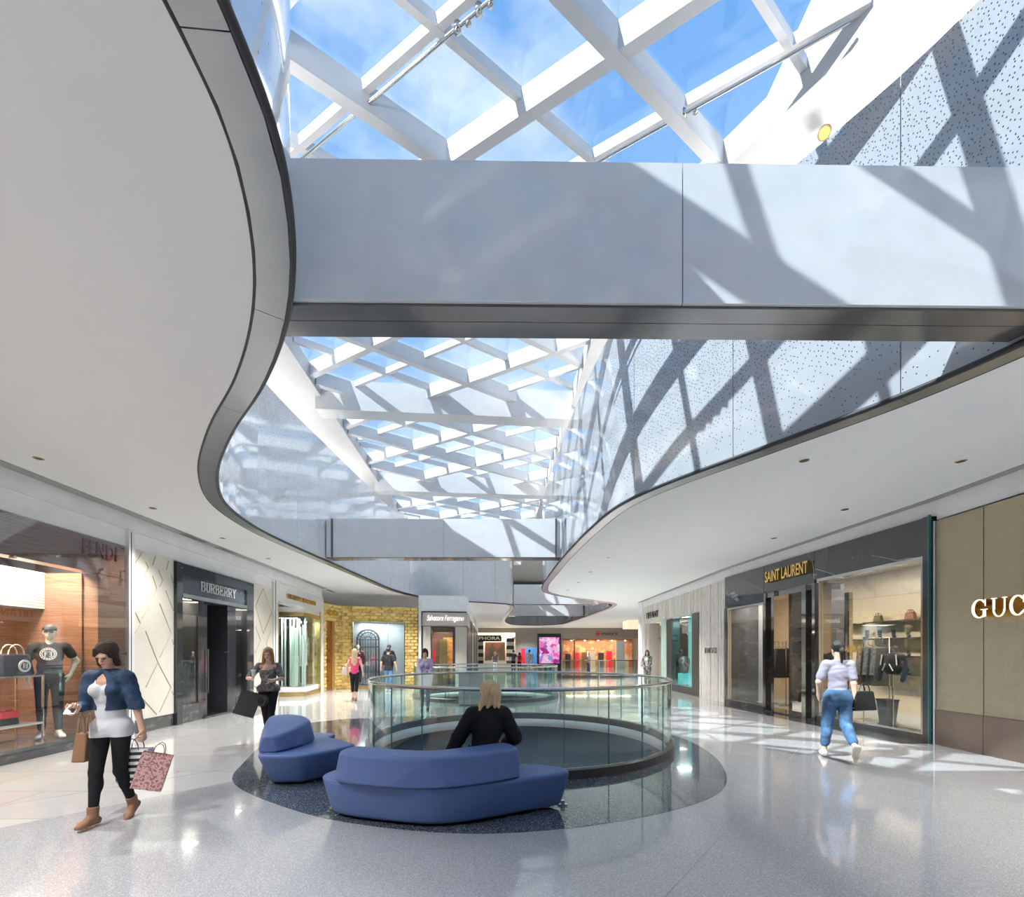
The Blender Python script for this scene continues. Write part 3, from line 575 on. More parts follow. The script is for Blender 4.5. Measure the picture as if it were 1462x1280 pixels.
for x, y in [(-4.6, 2.2), (-5.8, 5), (-6.5, 9), (-6.5, 13), (-6.2, 18), (5.9, 5.5), (4.6, 9), (3.9, 13), (4.5, 18), (4.8, 22), (-3, 1.0), (6.2, 2.2), (-3.5, 27), (-2, 33), (8, 30), (8, 38), (1.5, 48), (-4.5, -1.5), (6.3, -1.5), (-5.2, 16), (-4.6, 19.6), (-2.9, 18.6), (-6, 16.8), (3, 25), (6, 26), (4, 42), (-2, 42), (9, 45), (-4.8, 11), (-1, 28)]:  # added fill spots with no fittings of their own, brightening floor and ceiling
    d = bpy.data.lights.new('added_fill_spot', 'SPOT'); d.energy = 480 if (x > 4 and 3 < y < 16) else 330 if x < -6 and y > 8 else 500 if x < 0 and y < 6 else 720; d.spot_size = 1.95; d.spot_blend = .7; d.shadow_soft_size = .07; d.color = (1, .97, .94); o = bpy.data.objects.new('added_fill_spot', d); C.objects.link(o); o.location = (x, y, CZ-.03)
# added unseen fill lamps behind the glass upstand, bounced off the upper ceiling
for (x, y) in [(-3.2, 1.5), (-3.6, -3), (-4.9, 4.2), (-7.4, 8), (-7.9, 12.5), (-7.6, 17.5), (7.3, 0), (7.0, 3.5), (6.0, 6.5), (4.6, 10), (4.2, 14), (4.0, 18), (8, 24), (-5, 26), (-3.5, 33), (8.2, 33)]:
    area('added_uplight', (x, y, 6.6), 1.6, 120, (1, .98, .95), (PI, 0, 0))
# ------------------------------------------------------------------ side walls, bulkheads, reveals
FL = Frame((-7.045-.045*3, 3), (-7.045-.045*19, 19))    # left shop line, s grows away from the camera
def Ls(px, d=0): return FL.s_(px, d)
SLs = FL.s_(460)
b = MB(); b.fbox(FL, -11, SLs, -.35, 0, 3.66, CZ); wallL = b.build('wall_left', M_bulk, None, 'structure')
b = MB(); b.fbox(FL, -11, SLs, 0, .012, 3.98, 3.995); b.build('shadow_joint', M_white, wallL)
b = MB(); b.fbox(FL, -11, SLs, .0, .20, CZ-.012, CZ+.02); b.build('trim_1', M_cove, None, 'structure')
for a, e in ((262, 295), (311, 336), (438, 450), (468, 478)):
    g = G(a, 781, 0); b = MB(); s0, s1 = FL.s_(a, .12), FL.s_(e, .12)
    t = thing('air_grille', 'slim linear air grille in the left ceiling reveal, %s' % {262: 'nearest, left of the black shopfront', 311: 'above the black shopfront', 438: 'above the gold-lettered white fascia', 468: 'farthest, by the gold wall'}[a], 'grille', FL.pt(s0, .12, CZ-.02), 'air grilles in the left reveal')
    b.fbox(FL, s0, s1, .04, .17, CZ-.016, CZ-.013); b.build('grille_back', M_dk, t); n = 9; b = MB()
    for k in range(n): s = s0+(s1-s0)*(k+.2)/n; b.fbox(FL, s, s+(s1-s0)*.03, .04, .17, CZ-.024, CZ-.016)
    tag(b.build('grille_bars', M_cove, t), kind='stuff')
FR1 = Frame((6.9, 15), (7.46, 8.18)); FR0 = Frame((7.46, 8.18), (7.46, -7)); FR2 = Frame((6.85, 24.8), (6.9, 15))
for fr, nm in ((FR0, 'wall_right_near'), (FR1, 'wall_right_middle'), (FR2, 'wall_right_far')):
    zb = {0: 3.94, 1: 4.02, 2: 3.98}[(FR0, FR1, FR2).index(fr)]
    b = MB(); b.fbox(fr, 0, fr.len, -.35, 0, zb, CZ); b.build(nm, M_bulk, None, 'structure')
    b = MB(); b.fbox(fr, 0, fr.len, 0, .16, CZ-.012, CZ+.02); b.build('trim_2', M_cove, None, 'structure')
# ------------------------------------------------------------------ left shops
def fb(fr, m, name, par, s0, s1, d0, d1, z0, z1):
    b = MB(); b.fbox(fr, s0, s1, d0, d1, z0, z1); return b.build(name, m, par)
def shop_light(loc, sx, sy, p, col=(1, .9, .75)): area('shop_ceiling_lamp', loc, sx, p, col, size_y=sy)
# brown wood-fronted shop at the left edge
s0, s1 = -6.0, Ls(178); sw = Ls(140)
t = thing('shopfront', 'wood-veneered shopfront at the left edge with orange display window', 'shopfront', FL.pt(s1, 0, 0)); fendi = t
fb(FL, M_wood, 'pier', t, sw, s1, -.25, 0, .12, 3.02); fb(FL, M_wood, 'header_panel', t, -1.0, s1, -.25, 0, 3.03, 3.65); fb(FL, M_wood, 'header_panel', t, s0, -1.01, -.25, 0, 3.03, 3.65)
fb(FL, M_dmarb, 'plinth', t, s0, s1, -.3, .10, 0, .12); fb(FL, M_dmarb, 'display_floor', t, s0, s1-.3, -2.4, -.0, .12, .18)
fb(FL, M_burl, 'back_wall', t, s0, s1-.3, -2.5, -2.4, .18, 3.4); fb(FL, M_dk, 'side_wall', t, s1-.32, s1-.25, -2.5, -.25, .18, 3.4); fb(FL, M_wood, 'window_reveal', t, sw-.04, sw, -2.4, -.25, .18, 3.02); fb(FL, M_white, 'display_ceiling', t, s0, s1-.3, -2.5, -.25, 3.40, 3.44)
for k in range(9): # small lit niches seen beside the pier
    b = MB(); q = FL; sa = sw-.62; b.fbox(q, sa, sa+.40, -2.36, -2.30, .95+k*.14, .95+k*.14+.09); b.build('niche_box', M_cream, t)
fb(FL, M_dk, 'niche_back', t, sw-.66, sw-.05, -2.40, -2.36, .6, 2.9)
for a, e in ((s0, -1.6), (-1.59, 2.3), (2.31, s1-.01)): fb(FL, M_store, 'glass_pane', t, a, e, .045, .06, .12, 3.65)
for px, py in ((172, 782), (143, 812), (172, 815), (143, 824), (172, 827), (14, 795), (174, 933)):
    s = Ls(px); z = FL.z_(px, py); c = FL.pt(s, .06, z); b = MB(); b.tube([Vector(FL.pt(s, .0, z)), Vector(FL.pt(s, .075, z))], .022, 10); b.build('standoff_bolt', M_rail, t)
letters('FENDI', FL, Ls(117), 3.32, .26, .03, mat('dark_red_letters', (.16, .02, .015), .5), t, bold=.025, width=Ls(166)-Ls(117), space=1.05)
# pleated white shade hanging in the window
M_shade = mat('grey_pleated_fabric', (.42, .43, .44), .7)
t = thing('pleated_shade', 'white pleated shade hanging high in the wood-fronted window', 'lamp shade', FL.pt(Ls(40), -1.0, 2.35))
for k in range(13):
    z = 2.38+k*.05; b = MB(); b.fbox(FL, Ls(-60, -1.1), Ls(86, -1.1), -1.1, -.88, z, z+.043); b.build('pleat', M_shade, t)
b = MB(); b.fbox(FL, Ls(-58, -1.1), Ls(84, -1.1), -1.09, -.98, 2.37, 3.02); b.build('shade_core', M_shade, t)
shop_light(FL.pt(4.2, -.48, 3.38), .35, 3.5, 260, (1, .84, .62)); shop_light(FL.pt(-.5, -.48, 3.38), .35, 3.5, 110, (1, .84, .62))
def shelf(fr, s0, s1, d0, d1, z, m, lab, th=.03, par=None):
    if par: b = MB(); b.fbox(fr, s0, s1, d0, d1, z-th, z); return b.build('shelf', m, par)
    b = MB(); b.fbox(fr, s0, s1, d0, d1, z-th, z); o = b.build('wall_shelf', m, None); return tag(o, lab, 'shelf')
shelf(FL, Ls(-60, -2.2), Ls(50, -2.2), -2.4, -2.0, 1.77, M_white, 'upper white wall shelf in the wood-fronted window'); 
shelf(FL, Ls(-60, -2.2), Ls(52, -2.2), -2.4, -2.0, .98, M_white, 'lower white wall shelf in the wood-fronted window, behind the display stand')
def handbag(name, lab, loc, w, h, dp, m, hm, handle=.1, rot=0., grp=None, flap=False):
    t = thing(name, lab, 'bag', (0, 0, 0), grp); b = MB(); x, y = w/2, dp/2; k = .84
    b.hexa([(-x, -y, 0), (x, -y, 0), (x, y, 0), (-x, y, 0), (-x*k, -y*.6, h), (x*k, -y*.6, h), (x*k, y*.6, h), (-x*k, y*.6, h)]); o = b.build('bag_body', m, t); md = o.modifiers.new('bev', 'BEVEL'); md.width = min(w, h, dp)*.12; md.segments = 2
    for sy in (-1, 1):
        b = MB(); b.tube([(w*.24*math.cos(a), sy*y*.5, h-.01+handle*math.sin(a)) for a in [PI*i/8 for i in range(9)]], .009, 6); b.build('handle', hm, t)
    if flap: b = MB(); b.box(-x*.9, x*.9, -y*.95-.004, -y*.6, h*.5, h*.96); b.build('flap', hm, t)
    t.location = loc; t.rotation_euler = (0, 0, rot); return t
rotL = math.atan2(FL.n.y, FL.n.x)+PI/2
# display stand, bags, mannequin
t = thing('display_stand', 'open metal display stand with low shelf beside the mannequin', 'stand', FL.pt(Ls(20, -.5), -.5, .18)); a, e = Ls(-30, -.5), Ls(43, -.5)
for s in (a, e): 
    for d in (-.72, -.3): b = MB(); b.fbox(FL, s-.012, s+.012, d-.012, d+.012, .18, 1.22); b.build('leg', M_rail, t)
fb(FL, M_rail, 'top_shelf', t, a-.012, e+.012, -.73, -.29, 1.22, 1.245); fb(FL, M_white, 'shelf', t, a-.012, e+.012, -.73, -.29, .45, .48); fb(FL, M_rail, 'foot_rail', t, a-.012, e+.012, -.73, -.70, .18, .20)
bg1 = handbag('travel_bag', 'navy travel bag with round white emblem on the display stand', FL.pt(Ls(18, -.5), -.5, 1.246), .52, .34, .22, mat('navy_leather', (.012, .02, .05), .4), M_cream, .16, rotL)
b = MB(); b.tube([(.06, -.122, .15), (.06, -.130, .15)], .10, 24); b.build('emblem', M_white, bg1)
b = MB(); b.tube([(.06, -.129, .15), (.06, -.134, .15)], .062, 24); b.build('emblem_ring', M_bag, bg1); b = MB(); b.box(.025, .04, -.139, -.134, .11, .19); b.box(.04, .065, -.139, -.134, .175, .19); b.box(.04, .06, -.139, -.134, .14, .153); b.box(.08, .095, -.139, -.134, .11, .19); b.box(.055, .08, -.139, -.134, .11, .125); b.box(.06, .08, -.139, -.134, .147, .16); o = b.build('emblem_strokes', M_white, bg1); tag(o, kind='stuff')
handbag('handbag', 'dark handbag on the low shelf of the display stand', FL.pt(Ls(8, -.5), -.5, .481), .30, .22, .15, M_bag, M_red, .05, rotL, flap=True)
handbag('handbag', 'crimson handbag on the upper white wall shelf in the wood-fronted window', FL.pt(Ls(3, -2.2), -2.2, 1.77), .26, .2, .12, M_red, M_bag, .04, rotL)
# tall white post between wood shop and cream panels, another at the gold-lettered fascia
for k, (pa, pb, lab) in enumerate(((179, 187, 'tall white post with a dark slot between the wood shopfront and the cream panels'), (388, 394, 'slim white post right of the narrow cream panel'))):
    t = thing('wall_post', lab, 'post', FL.pt(Ls(pa), 0, 0)); a, e = Ls(pa), Ls(pb); fb(FL, M_white, 'post_body', t, a, e, -.1, .07, 0, 4.0 if k == 0 else 3.9); fb(FL, M_dk, 'slot', t, a+(e-a)*.32, a+(e-a)*.45, .07, .074, 0, 3.95)
# cream quilted panels
def cream(pa, pb, lab, lines):
    t = thing('wall_panel', lab, 'panel', FL.pt(Ls(pa), 0, 0)); a, e = Ls(pa), Ls(pb); fb(FL, M_cream, 'panel_sheet', t, a, e, -.2, .03, .27, 3.66); fb(FL, M_dmarb, 'plinth', t, a, e, -.2, .02, 0, .27)
    for (u0, z0, u1, z1) in lines:
        p = Vector(FL.pt(a+(e-a)*u0, .034, z0)); q = Vector(FL.pt(a+(e-a)*u1, .034, z1)); b = MB(); b.tube([p, q], .010, 4); b.build('groove_inlay', M_groove, t)
Ln = [(.0, 3.3, .2, 3.62), (.45, 3.42, .52, 3.62), (.8, 3.4, .86, 3.6), (.0, 2.75, .35, 3.35), (.35, 3.35, .28, 3.45), (.2, 2.3, .55, 2.95), (.55, 2.95, .45, 3.2), (.62, 3.0, .7, 3.15), (.7, 3.15, .6, 3.35), (.78, 2.95, 1.0, 2.5), (.62, 2.65, .92, 2.05), (.92, 2.05, .62, 1.5), (.05, 2.4, .16, 2.2), (.16, 2.2, .03, 2.0), (.28, 2.05, .58, 1.4), (.58, 1.4, .92, .85), (.92, .85, .62, .35), (.58, 1.4, .28, .9), (.2, .7, .55, .32), (.92, 3.3, 1.0, 3.1), (.95, 1.9, 1.0, 1.75), (.95, .75, 1.0, .65)]
cream(187.5, 246, 'wide cream wall panel with diagonal metal inlays left of the black shopfront', Ln)
cream(360, 387.5, 'narrow cream wall panel with diagonal metal inlays right of the black shopfront', [(.1, 3.0, .5, 3.6), (.5, 3.6, .95, 2.9), (.1, 3.0, .5, 2.2), (.95, 2.9, .5, 2.2), (.1, 2.4, .35, 2.0), (.35, 2.0, .1, 1.6), (.9, 2.3, .65, 1.9), (.65, 1.9, .9, 1.5), (.5, 1.75, .2, 1.2), (.5, 1.75, .8, 1.1), (.2, 1.2, .5, .6), (.8, 1.1, .5, .6)])
# black shopfront
t = thing('shopfront', 'black marble shopfront with white lettering above a dark doorway', 'shopfront', FL.pt(Ls(300), 0, 0)); sa, sb = Ls(247), Ls(358)
zt = 3.62; e1, e2 = Ls(255), Ls(354)
fb(FL, M_bmarb, 'frame_post', t, sa, e1, -.6, .09, 0, zt); fb(FL, M_bmarb, 'frame_post', t, Ls(348), sb, -.6, .09, 0, zt)
fb(FL, M_bmarb, 'frame_head', t, e1, Ls(348), -.6, .09, zt-.24, zt); fb(FL, M_rail, 'chrome_line', t, e1, Ls(348), .09, .10, 2.86, 2.95)
fb(FL, mat('slate_fascia', (.05, .065, .08), .12, coat=.6), 'sign_board', t, e1, Ls(348), -.2, .05, 2.95, zt-.24)
w0, w1 = e1, Ls(281); d0, d1 = Ls(289), Ls(323); w2, w3 = Ls(335), Ls(348)
fb(FL, M_bmarb, 'pilaster', t, w1, d0, -.5, .03, 0, 2.86); fb(FL, M_bmarb, 'pilaster', t, d1, w2, -.5, .03, 0, 2.86)
fb(FL, M_dmarb, 'window_sill', t, w0, w1, -.5, .04, 0, .42); fb(FL, M_dmarb, 'window_sill', t, w2, w3, -.5, .04, 0, .36)
fb(FL, M_store, 'glass_pane', t, w0, w1, .0, .012, .42, 2.86); fb(FL, M_store, 'glass_pane', t, w2, w3, .0, .012, .36, 2.86)
fb(FL, M_beige, 'window_backdrop', t, w0, w1, -.5, -.46, .42, 2.86); fb(FL, M_beige, 'window_backdrop', t, w2, w3, -.5, -.46, .36, 2.86)
fb(FL, M_dk, 'display_ceiling', t, e1, Ls(348), -.6, 0, 2.86, 2.95); fb(FL, M_bmarb, 'threshold', t, d0, d1, -.6, .06, 0, .05)
dr = fb(FL, M_bmarb, 'door', t, d0, d0+(d1-d0)*.30, -.12, -.07, .05, 2.83); b = MB(); q = d0+(d1-d0)*.27; b.tube([FL.pt(q, -.03, .6), FL.pt(q, -.03, 1.7)], .018, 8); b.build('door_handle', M_rail, dr)
fb(FL, M_navy, 'interior_curtain', t, d0, d1, -1.4, -1.35, .05, 2.86); fb(FL, M_dk, 'vestibule_side', t, d0-.02, d0, -1.4, -.5, 0, 2.86); fb(FL, M_dk, 'vestibule_side', t, d1, d1+.02, -1.4, -.5, 0, 2.86)
shop_light(FL.pt((w0+w1)/2, -.25, 2.85), .8, .3, 18); shop_light(FL.pt((w2+w3)/2, -.25, 2.85), .5, .3, 12)
# slab-serif lettering built stroke by stroke
GLY = {'B': [(0, 0, 0, 1), (0, 1, .55, 1), (.55, 1, .72, .86), (.72, .86, .72, .68), (.72, .68, .55, .53), (0, .53, .55, .53), (.55, .53, .78, .38), (.78, .38, .78, .16), (.78, .16, .55, 0), (.55, 0, 0, 0), (-.12, 0, 0, 0), (-.12, 1, 0, 1)],
       'U': [(.05, 1, .05, .22), (.05, .22, .25, 0), (.25, 0, .6, 0), (.6, 0, .8, .22), (.8, .22, .8, 1), (-.1, 1, .2, 1), (.66, 1, .94, 1)],
       'R': [(0, 0, 0, 1), (0, 1, .55, 1), (.55, 1, .76, .85), (.76, .85, .76, .65), (.76, .65, .55, .5), (0, .5, .55, .5), (.42, .5, .8, 0), (-.12, 0, .14, 0), (-.12, 1, 0, 1), (.7, 0, .92, 0)],
       'E': [(0, 0, 0, 1), (0, 1, .7, 1), (0, .52, .5, .52), (0, 0, .74, 0), (.7, 1, .7, .8), (.74, 0, .74, .22), (.5, .42, .5, .62), (-.12, 0, 0, 0), (-.12, 1, 0, 1)],
       'Y': [(0, 1, .4, .48), (.8, 1, .4, .48), (.4, .48, .4, 0), (-.12, 1, .16, 1), (.66, 1, .92, 1), (.24, 0, .56, 0)]}
def slab(text, fr, s0, s1, z0, h, m, par, wd=.085, dp=.02, d=.0):
    n = len(text); cw = (s1-s0)/n
    for i, ch in enumerate(text):
        b = MB()
        for (a, y0, e, y1) in GLY[ch]:
            p = Vector((a*cw*.78, y0*h, 0)); q = Vector((e*cw*.78, y1*h, 0)); v = (q-p); v.normalize(); nn = Vector((-v.y, v.x, 0))*h*wd*(.5 if abs(v.x) < abs(v.y) else .3); v = v*h*.04
            c = [p-v-nn, q+v-nn, q+v+nn, p-v+nn]; x = s0+i*cw+cw*.1
            b.hexa([fr.pt(x+k.x, d, z0+k.y) for k in c]+[fr.pt(x+k.x, d+dp, z0+k.y) for k in c])
        b.build('letter', m, par)
slab('BURBERRY', FL, Ls(283.5), Ls(334), 3.10, .22, M_white, t, d=.055)
# white fascia with gold letters and the prow-shaped vitrine
t = thing('shopfront', 'white fascia with gold lettering above a prow-shaped glass vitrine', 'shopfront', FL.pt(Ls(425), 0, 0)); a, e = Ls(394), Ls(461)
za = 3.30; fb(FL, M_white, 'fascia', t, a, e, -.3, .03, za, 3.92); fb(FL, M_white, 'side_pier', t, Ls(457), e, -.3, .03, 0, za)
letters('GIUSEPPE ZANOTTI', FL, Ls(407), 3.48, .17, .05, M_gold, t, bold=.03, width=Ls(448)-Ls(407), d0=.03)
c1 = Vector(FL.pt(Ls(430), .12, 0)); c0 = Vector(FL.pt(Ls(430)-.3, -1.25, 0)); c2 = Vector(FL.pt(Ls(455.5), -.02, 0))
mat_mint = mat('pale_mint_glass_tube', (.55, .66, .60), .15, coat=.8)
FA = Frame(c0, c1); FB = Frame(c1, c2)
for fr in (FA, FB):
    fb(fr, M_lgold, 'gold_base', t, 0, fr.len, -.06, .05, 0, .16); fb(fr, M_white, 'display_sill', t, 0, fr.len, -.3, 0, .16, .34); fb(fr, M_lgold, 'head_rail', t, 0, fr.len, -.06, .05, za-.32, za-.2); fb(fr, M_rglass, 'glass_pane', t, .01, fr.len-.01, -.01, .0, .34, za-.32)
    fb(fr, M_white, 'soffit_box', t, 0, fr.len, -.5, .03, za-.2, za)
fb(FB, M_lgold, 'gold_jamb', t, FB.len-.02, FB.len+.16, -.15, .06, 0, za); fb(FL, M_lgold, 'gold_jamb', t, a, a+.12, -.3, .05, 0, za)
k = 0
for fr, n in ((FA, 16), (FB, 17)):
    for i in range(n):
        s = fr.len*(i+.5)/n; h0 = random.choice((.36, .36, 1.1, 1.5)); h1 = random.uniform(2.2, 2.9) if i % 3 else 2.95; fb(fr, (M_rail, M_white, M_mirror, mat_mint)[random.choice((0, 1, 1, 2, 3, 1))], 'hanging_tube', t, s-.025, s+.025, -.42-.1*(i % 2), -.36-.1*(i % 2), h0, h1)
fb(FL, M_white, 'back_wall', t, a, e, -1.9, -1.8, 0, za)
shop_light(FL.pt((a+e)/2, -.9, 2.9), 1.6, 1.2, 150, (1, .99, .95))
# gold woven shop: return face with doorway and front face with window
g0 = Vector(FL.pt(Ls(461.5), 0, 0)); g1 = Vector((-7.72, 20.9, 0)); g2 = Vector((-4.38, 21.7, 0)); FG1 = Frame(g0, g1); FG = Frame(g1, g2)
t = thing('shopfront', 'gold woven-relief shopfront with a large grey-blue display window', 'shopfront', g1)
def woven(fr, rects, par, dx=.30, dz=.15, d=.0):
    b = MB(); M_gd = MATS.get('deep_gold') or mat('deep_gold', (.72, .50, .17), .25, .5); random.seed(3)
    for (a0, a1, z0, z1) in rects:
        nx = max(1, round((a1-a0)/dx)); nz_ = max(1, round((z1-z0)/dz)); b.fbox(fr, a0, a1, -.25, 0, z0, z1)
        for j in range(nz_):
            for i in range(nx+1):
                u0 = a0+(i-(j % 2)*.5)*(a1-a0)/nx; u1 = u0+(a1-a0)/nx*.9; u0 = max(u0, a0); u1 = min(u1, a1)
                if u1-u0 < .03: continue
                w0_, w1_ = z0+j*(z1-z0)/nz_, z0+(j+.85)*(z1-z0)/nz_; pr = .10 if (i+j) % 2 else .04
                p = [fr.pt(u0, .002, w0_), fr.pt(u1, .002, w0_), fr.pt(u1, .002, w1_), fr.pt(u0, .002, w1_)]; um = (u1-u0)*.12; b.cur = 1 if random.random() < .3 else 0; q = [fr.pt(u0+um, pr*.4, w0_+.012), fr.pt(u1-um, pr, w0_+.02), fr.pt(u1-um, pr, w1_-.012), fr.pt(u0+um, pr*.4, w1_-.01)]; b.add(p+q, [(4, 5, 6, 7), (0, 1, 5, 4), (1, 2, 6, 5), (2, 3, 7, 6), (3, 0, 4, 7)])
    tag(b.build('woven_relief', M_goldw, par, mats=[M_gd]), kind='stuff')
ztg = 3.72; wa, wb = FG.s_(504), FG.s_(577); zw0, zw1 = .12, 3.02; Lg = FG.len
woven(FG, [(0, wa, 0, ztg), (wb, Lg, 0, ztg), (wa, wb, zw1, ztg)], t)
da, db = FG1.s_(465.5), FG1.s_(478); zd = 3.0
woven(FG1, [(0, da, 0, ztg), (db, FG1.len, 0, ztg), (da, db, zd, ztg)], t, .2)
fb(FG1, mat('copper_door', (.40, .17, .05), .2, .8), 'door', t, da, db, -.22, -.12, 0, zd)
letters('VERSACE', FG1, FG1.s_(466.5), 3.22, .2, .05, M_gold, t, bold=.03, width=FG1.s_(480)-FG1.s_(466.5), d0=.04)
for (u0, u1, z0, z1) in ((wa-.04, wa, zw0, zw1+.04), (wb, wb+.04, zw0, zw1+.04), (wa, wb, zw1, zw1+.04)): fb(FG, M_gold, 'window_frame', t, u0, u1, -.1, .07, z0, z1)
fb(FG, M_gold, 'window_sill', t, wa, wb, -.2, .07, 0, zw0); fb(FG, M_store, 'glass_pane', t, wa, wb, .0, .012, zw0, zw1)
fb(FG, mat('grey_blue_backdrop', (.34, .40, .43), .3), 'window_backdrop', t, wa-.1, wb+.1, -1.5, -1.45, 0, 3.2); fb(FG, M_white, 'display_ceiling', t, wa-.1, wb+.1, -1.5, -.1, 3.1, 3.14)
for px in (530, 554): s = FG.s_(px, -1.4); b = MB(); b.tube([FG.pt(s, -1.4, 1.2), FG.pt(s, -1.4, 3.1)], .008, 5); b.build('hanging_wire', M_rail, t)
shop_light(FG.pt((wa+wb)/2, -.75, 3.05), 2.0, .9, 90, (.95, .97, 1))
g = thing('arched_gate', 'black arched ironwork gate standing inside the gold-framed window', 'gate', FG.pt(FG.s_(525, -1.2), -1.2, 0)); cx = FG.s_(525.5, -1.2); rw = .50; zc = 2.25
def gp(x, z): return Vector(FG.pt(cx+x, -1.2, z))
for r, q in ((rw, .045), (rw*.72, .03), (rw*.3, .025)): b = MB(); b.tube([gp(r*math.cos(a), zc+r*.95*math.sin(a)) for a in [PI*i/16 for i in range(17)]], q, 6); b.build('arch', M_black, g)
for x in (-rw, -rw*.72, rw*.72, rw): b = MB(); b.tube([gp(x, .1), gp(x, zc)], .035, 6); b.build('upright', M_black, g)
for x in (-.24, -.12, 0, .12, .24): b = MB(); b.tube([gp(x, .1), gp(x, zc)], .014, 5); b.build('bar', M_black, g)
for z in (.1, .7, 1.3, 1.9, zc): b = MB(); b.tube([gp(-rw, z), gp(rw, z)], .028, 6); b.build('cross_rail', M_black, g)
for i in range(1, 8): a = PI*i/8; b = MB(); b.tube([gp(rw*.3*math.cos(a), zc+rw*.3*math.sin(a)), gp(rw*math.cos(a), zc+rw*.95*math.sin(a))], .016, 5); b.build('spoke', M_black, g)
# beige shop with script lettering
f0 = Vector((-4.36, 21.75, 0)); f1 = Vector((-2.15, 22.05, 0)); FF = Frame(f0, f1); FF2 = Frame(f1, (-3.35, 46))
t = thing('shopfront', 'beige corner shopfront with white script lettering over the entrance', 'shopfront', f1)
fb(FF, M_white, 'corner_post', t, 0, .12, -.2, .06, 0, 4.0); fb(FF, M_beige, 'fascia', t, .16, FF.len, -.3, .05, 2.88, 3.50); fb(FF, M_dk, 'shadow_line', t, .16, FF.len, -.3, .06, 3.50, 3.56); fb(FF, M_bulk, 'bulkhead', t, 0, FF.len, -.3, .03, 3.56, CZ)
u1, u2 = FF.s_(615), FF.s_(650); fb(FF, M_beige, 'pier', t, .2, u1, -.3, .03, 0, 2.84); fb(FF, M_beige, 'pier', t, u2, FF.len, -.3, .03, 0, 2.84); fb(FF, M_dk, 'dark_jamb', t, .12, .2, -.3, .05, 0, 3.5)
fb(FF, M_dk, 'door_head', t, u1, u2, -.3, .0, 2.76, 2.84); fb(FF, M_dk, 'dark_jamb', t, u1, u1+.05, -.3, .02, 0, 2.8); fb(FF, M_dk, 'dark_jamb', t, u2-.12, u2, -.3, .02, 0, 2.8)
fb(FF, M_wood, 'interior_wall', t, u1-.3, u2+.3, -2.2, -2.1, 0, 2.84); fb(FF, M_burl, 'interior_panel', t, u1+.55, u2-.1, -2.08, -2.0, .3, 2.4); fb(FF, M_lgold, 'mirror_frame', t, u1+.35, u1+.75, -1.9, -1.86, .6, 2.3); fb(FF, M_red, 'red_panel', t, u1+.06, u1+.16, -1.5, -1.4, 1.2, 1.8)
letters('Salvatore Ferragamo', FF, .38, 3.04, .34, .03, mat('white_lit_script', (.9, .9, .9), .4, emit=(1, .97, .92), es=.8), t, bold=-.005, shear=.35, width=1.72, d0=.05)
fb(FF2, M_beige, 'side_pier', t, 0, .5, -.3, .0, 0, 2.84); fb(FF2, M_dk, 'side_window_frame', t, .5, 3.0, -.1, .02, 0, 3.3); fb(FF2, M_beige, 'side_fascia', t, 0, 3.0, -.12, .04, 2.88, 3.5); shop_light(FF.pt((u1+u2)/2, -1.1, 2.7), .9, .9, 25)
b = MB(); b.fbox(FF2, 0, FF2.len, -.4, 0, 3.56, CZ); b.build('wall_left_far', M_bulk, None, 'structure')
t = thing('shopfront', 'dark side shopfront receding behind the beige corner shop', 'shopfront', FF2.pt(8, 0, 0))
for k in range(6): a = 3.1+k*3.2; fb(FF2, (M_dk, M_beige)[k % 2], 'wall_bay', t, a, a+3.0, -.3, -.02, 0, 3.5); fb(FF2, M_rail, 'slim_post', t, a+3.0, a+3.12, -.2, .05, 0, 3.5)
# ------------------------------------------------------------------ far court
FM = Frame((-7, 50), (20, 50))
b = MB(); sx0, sx1 = FM.s_(802), FM.s_(913); b.fbox(FM, 0, FM.s_(680), -.3, 0, 0, CZ); b.fbox(FM, FM.s_(736), sx0, -.3, 0, 0, CZ); b.fbox(FM, FM.s_(680), FM.s_(736), -.3, 0, 3.8, CZ); b.fbox(FM, sx0, sx1, -.3, 0, 3.2, CZ); b.fbox(FM, sx1, FM.len, -.3, 0, 0, CZ); wf = b.build('wall_far', M_ribbed, None, 'structure')
b = MB()
for k in range(62):
    s = FM.s_(736)+k*.235
    z0 = 3.2 if s > sx0 else 0
    if s < sx1+1.5: b.fbox(FM, s, s+.12, 0, .06, z0+.02, CZ-.3)
tag(b.build('wall_ribs', M_ribbed, wf), kind='stuff')
t = thing('shopfront', 'far black and white sign shopfront left of the pink screen', 'shopfront', FM.pt(FM.s_(700), 0, 0)); a, e = FM.s_(681), FM.s_(735)
fb(FM, M_lamp, 'glow_header', t, a, e, -.2, .0, 3.35, 3.75); sg_ = fb(FM, M_black, 'sign_board', t, FM.s_(674), FM.s_(716), .02, .25, 2.85, 3.55)
letters('SEPHORA', FM, FM.s_(675), 3.02, .36, .03, M_white, t, bold=.03, width=FM.s_(714)-FM.s_(675), d0=.25)
fb(FM, M_ribbed, 'back_wall', t, a-.5, e+.5, -2, -1.9, 0, 3.4)
for k in range(7):
    for u, v in ((FM.s_(681.5), FM.s_(690)), (FM.s_(723), FM.s_(734))): fb(FM, (M_black, M_beige)[k % 2], 'stripe_band', t, u, v, -.3, .02, .4+k*.4, .8+k*.4)
fb(FM, mat('portrait_poster', (.20, .17, .12), .5, var=(1.2, (.45, .18, .12), (1, 1, 1), .45, .55)), 'poster', t, FM.s_(692), FM.s_(721), -.6, -.5, .8, 2.8); shop_light(FM.pt((a+e)/2, -1.2, 3.3), 3.5, 1.5, 200)
t = thing('shopfront', 'wide warm-lit far shopfront with a red star sign', 'shopfront', FM.pt((sx0+sx1)/2, 0, 0))
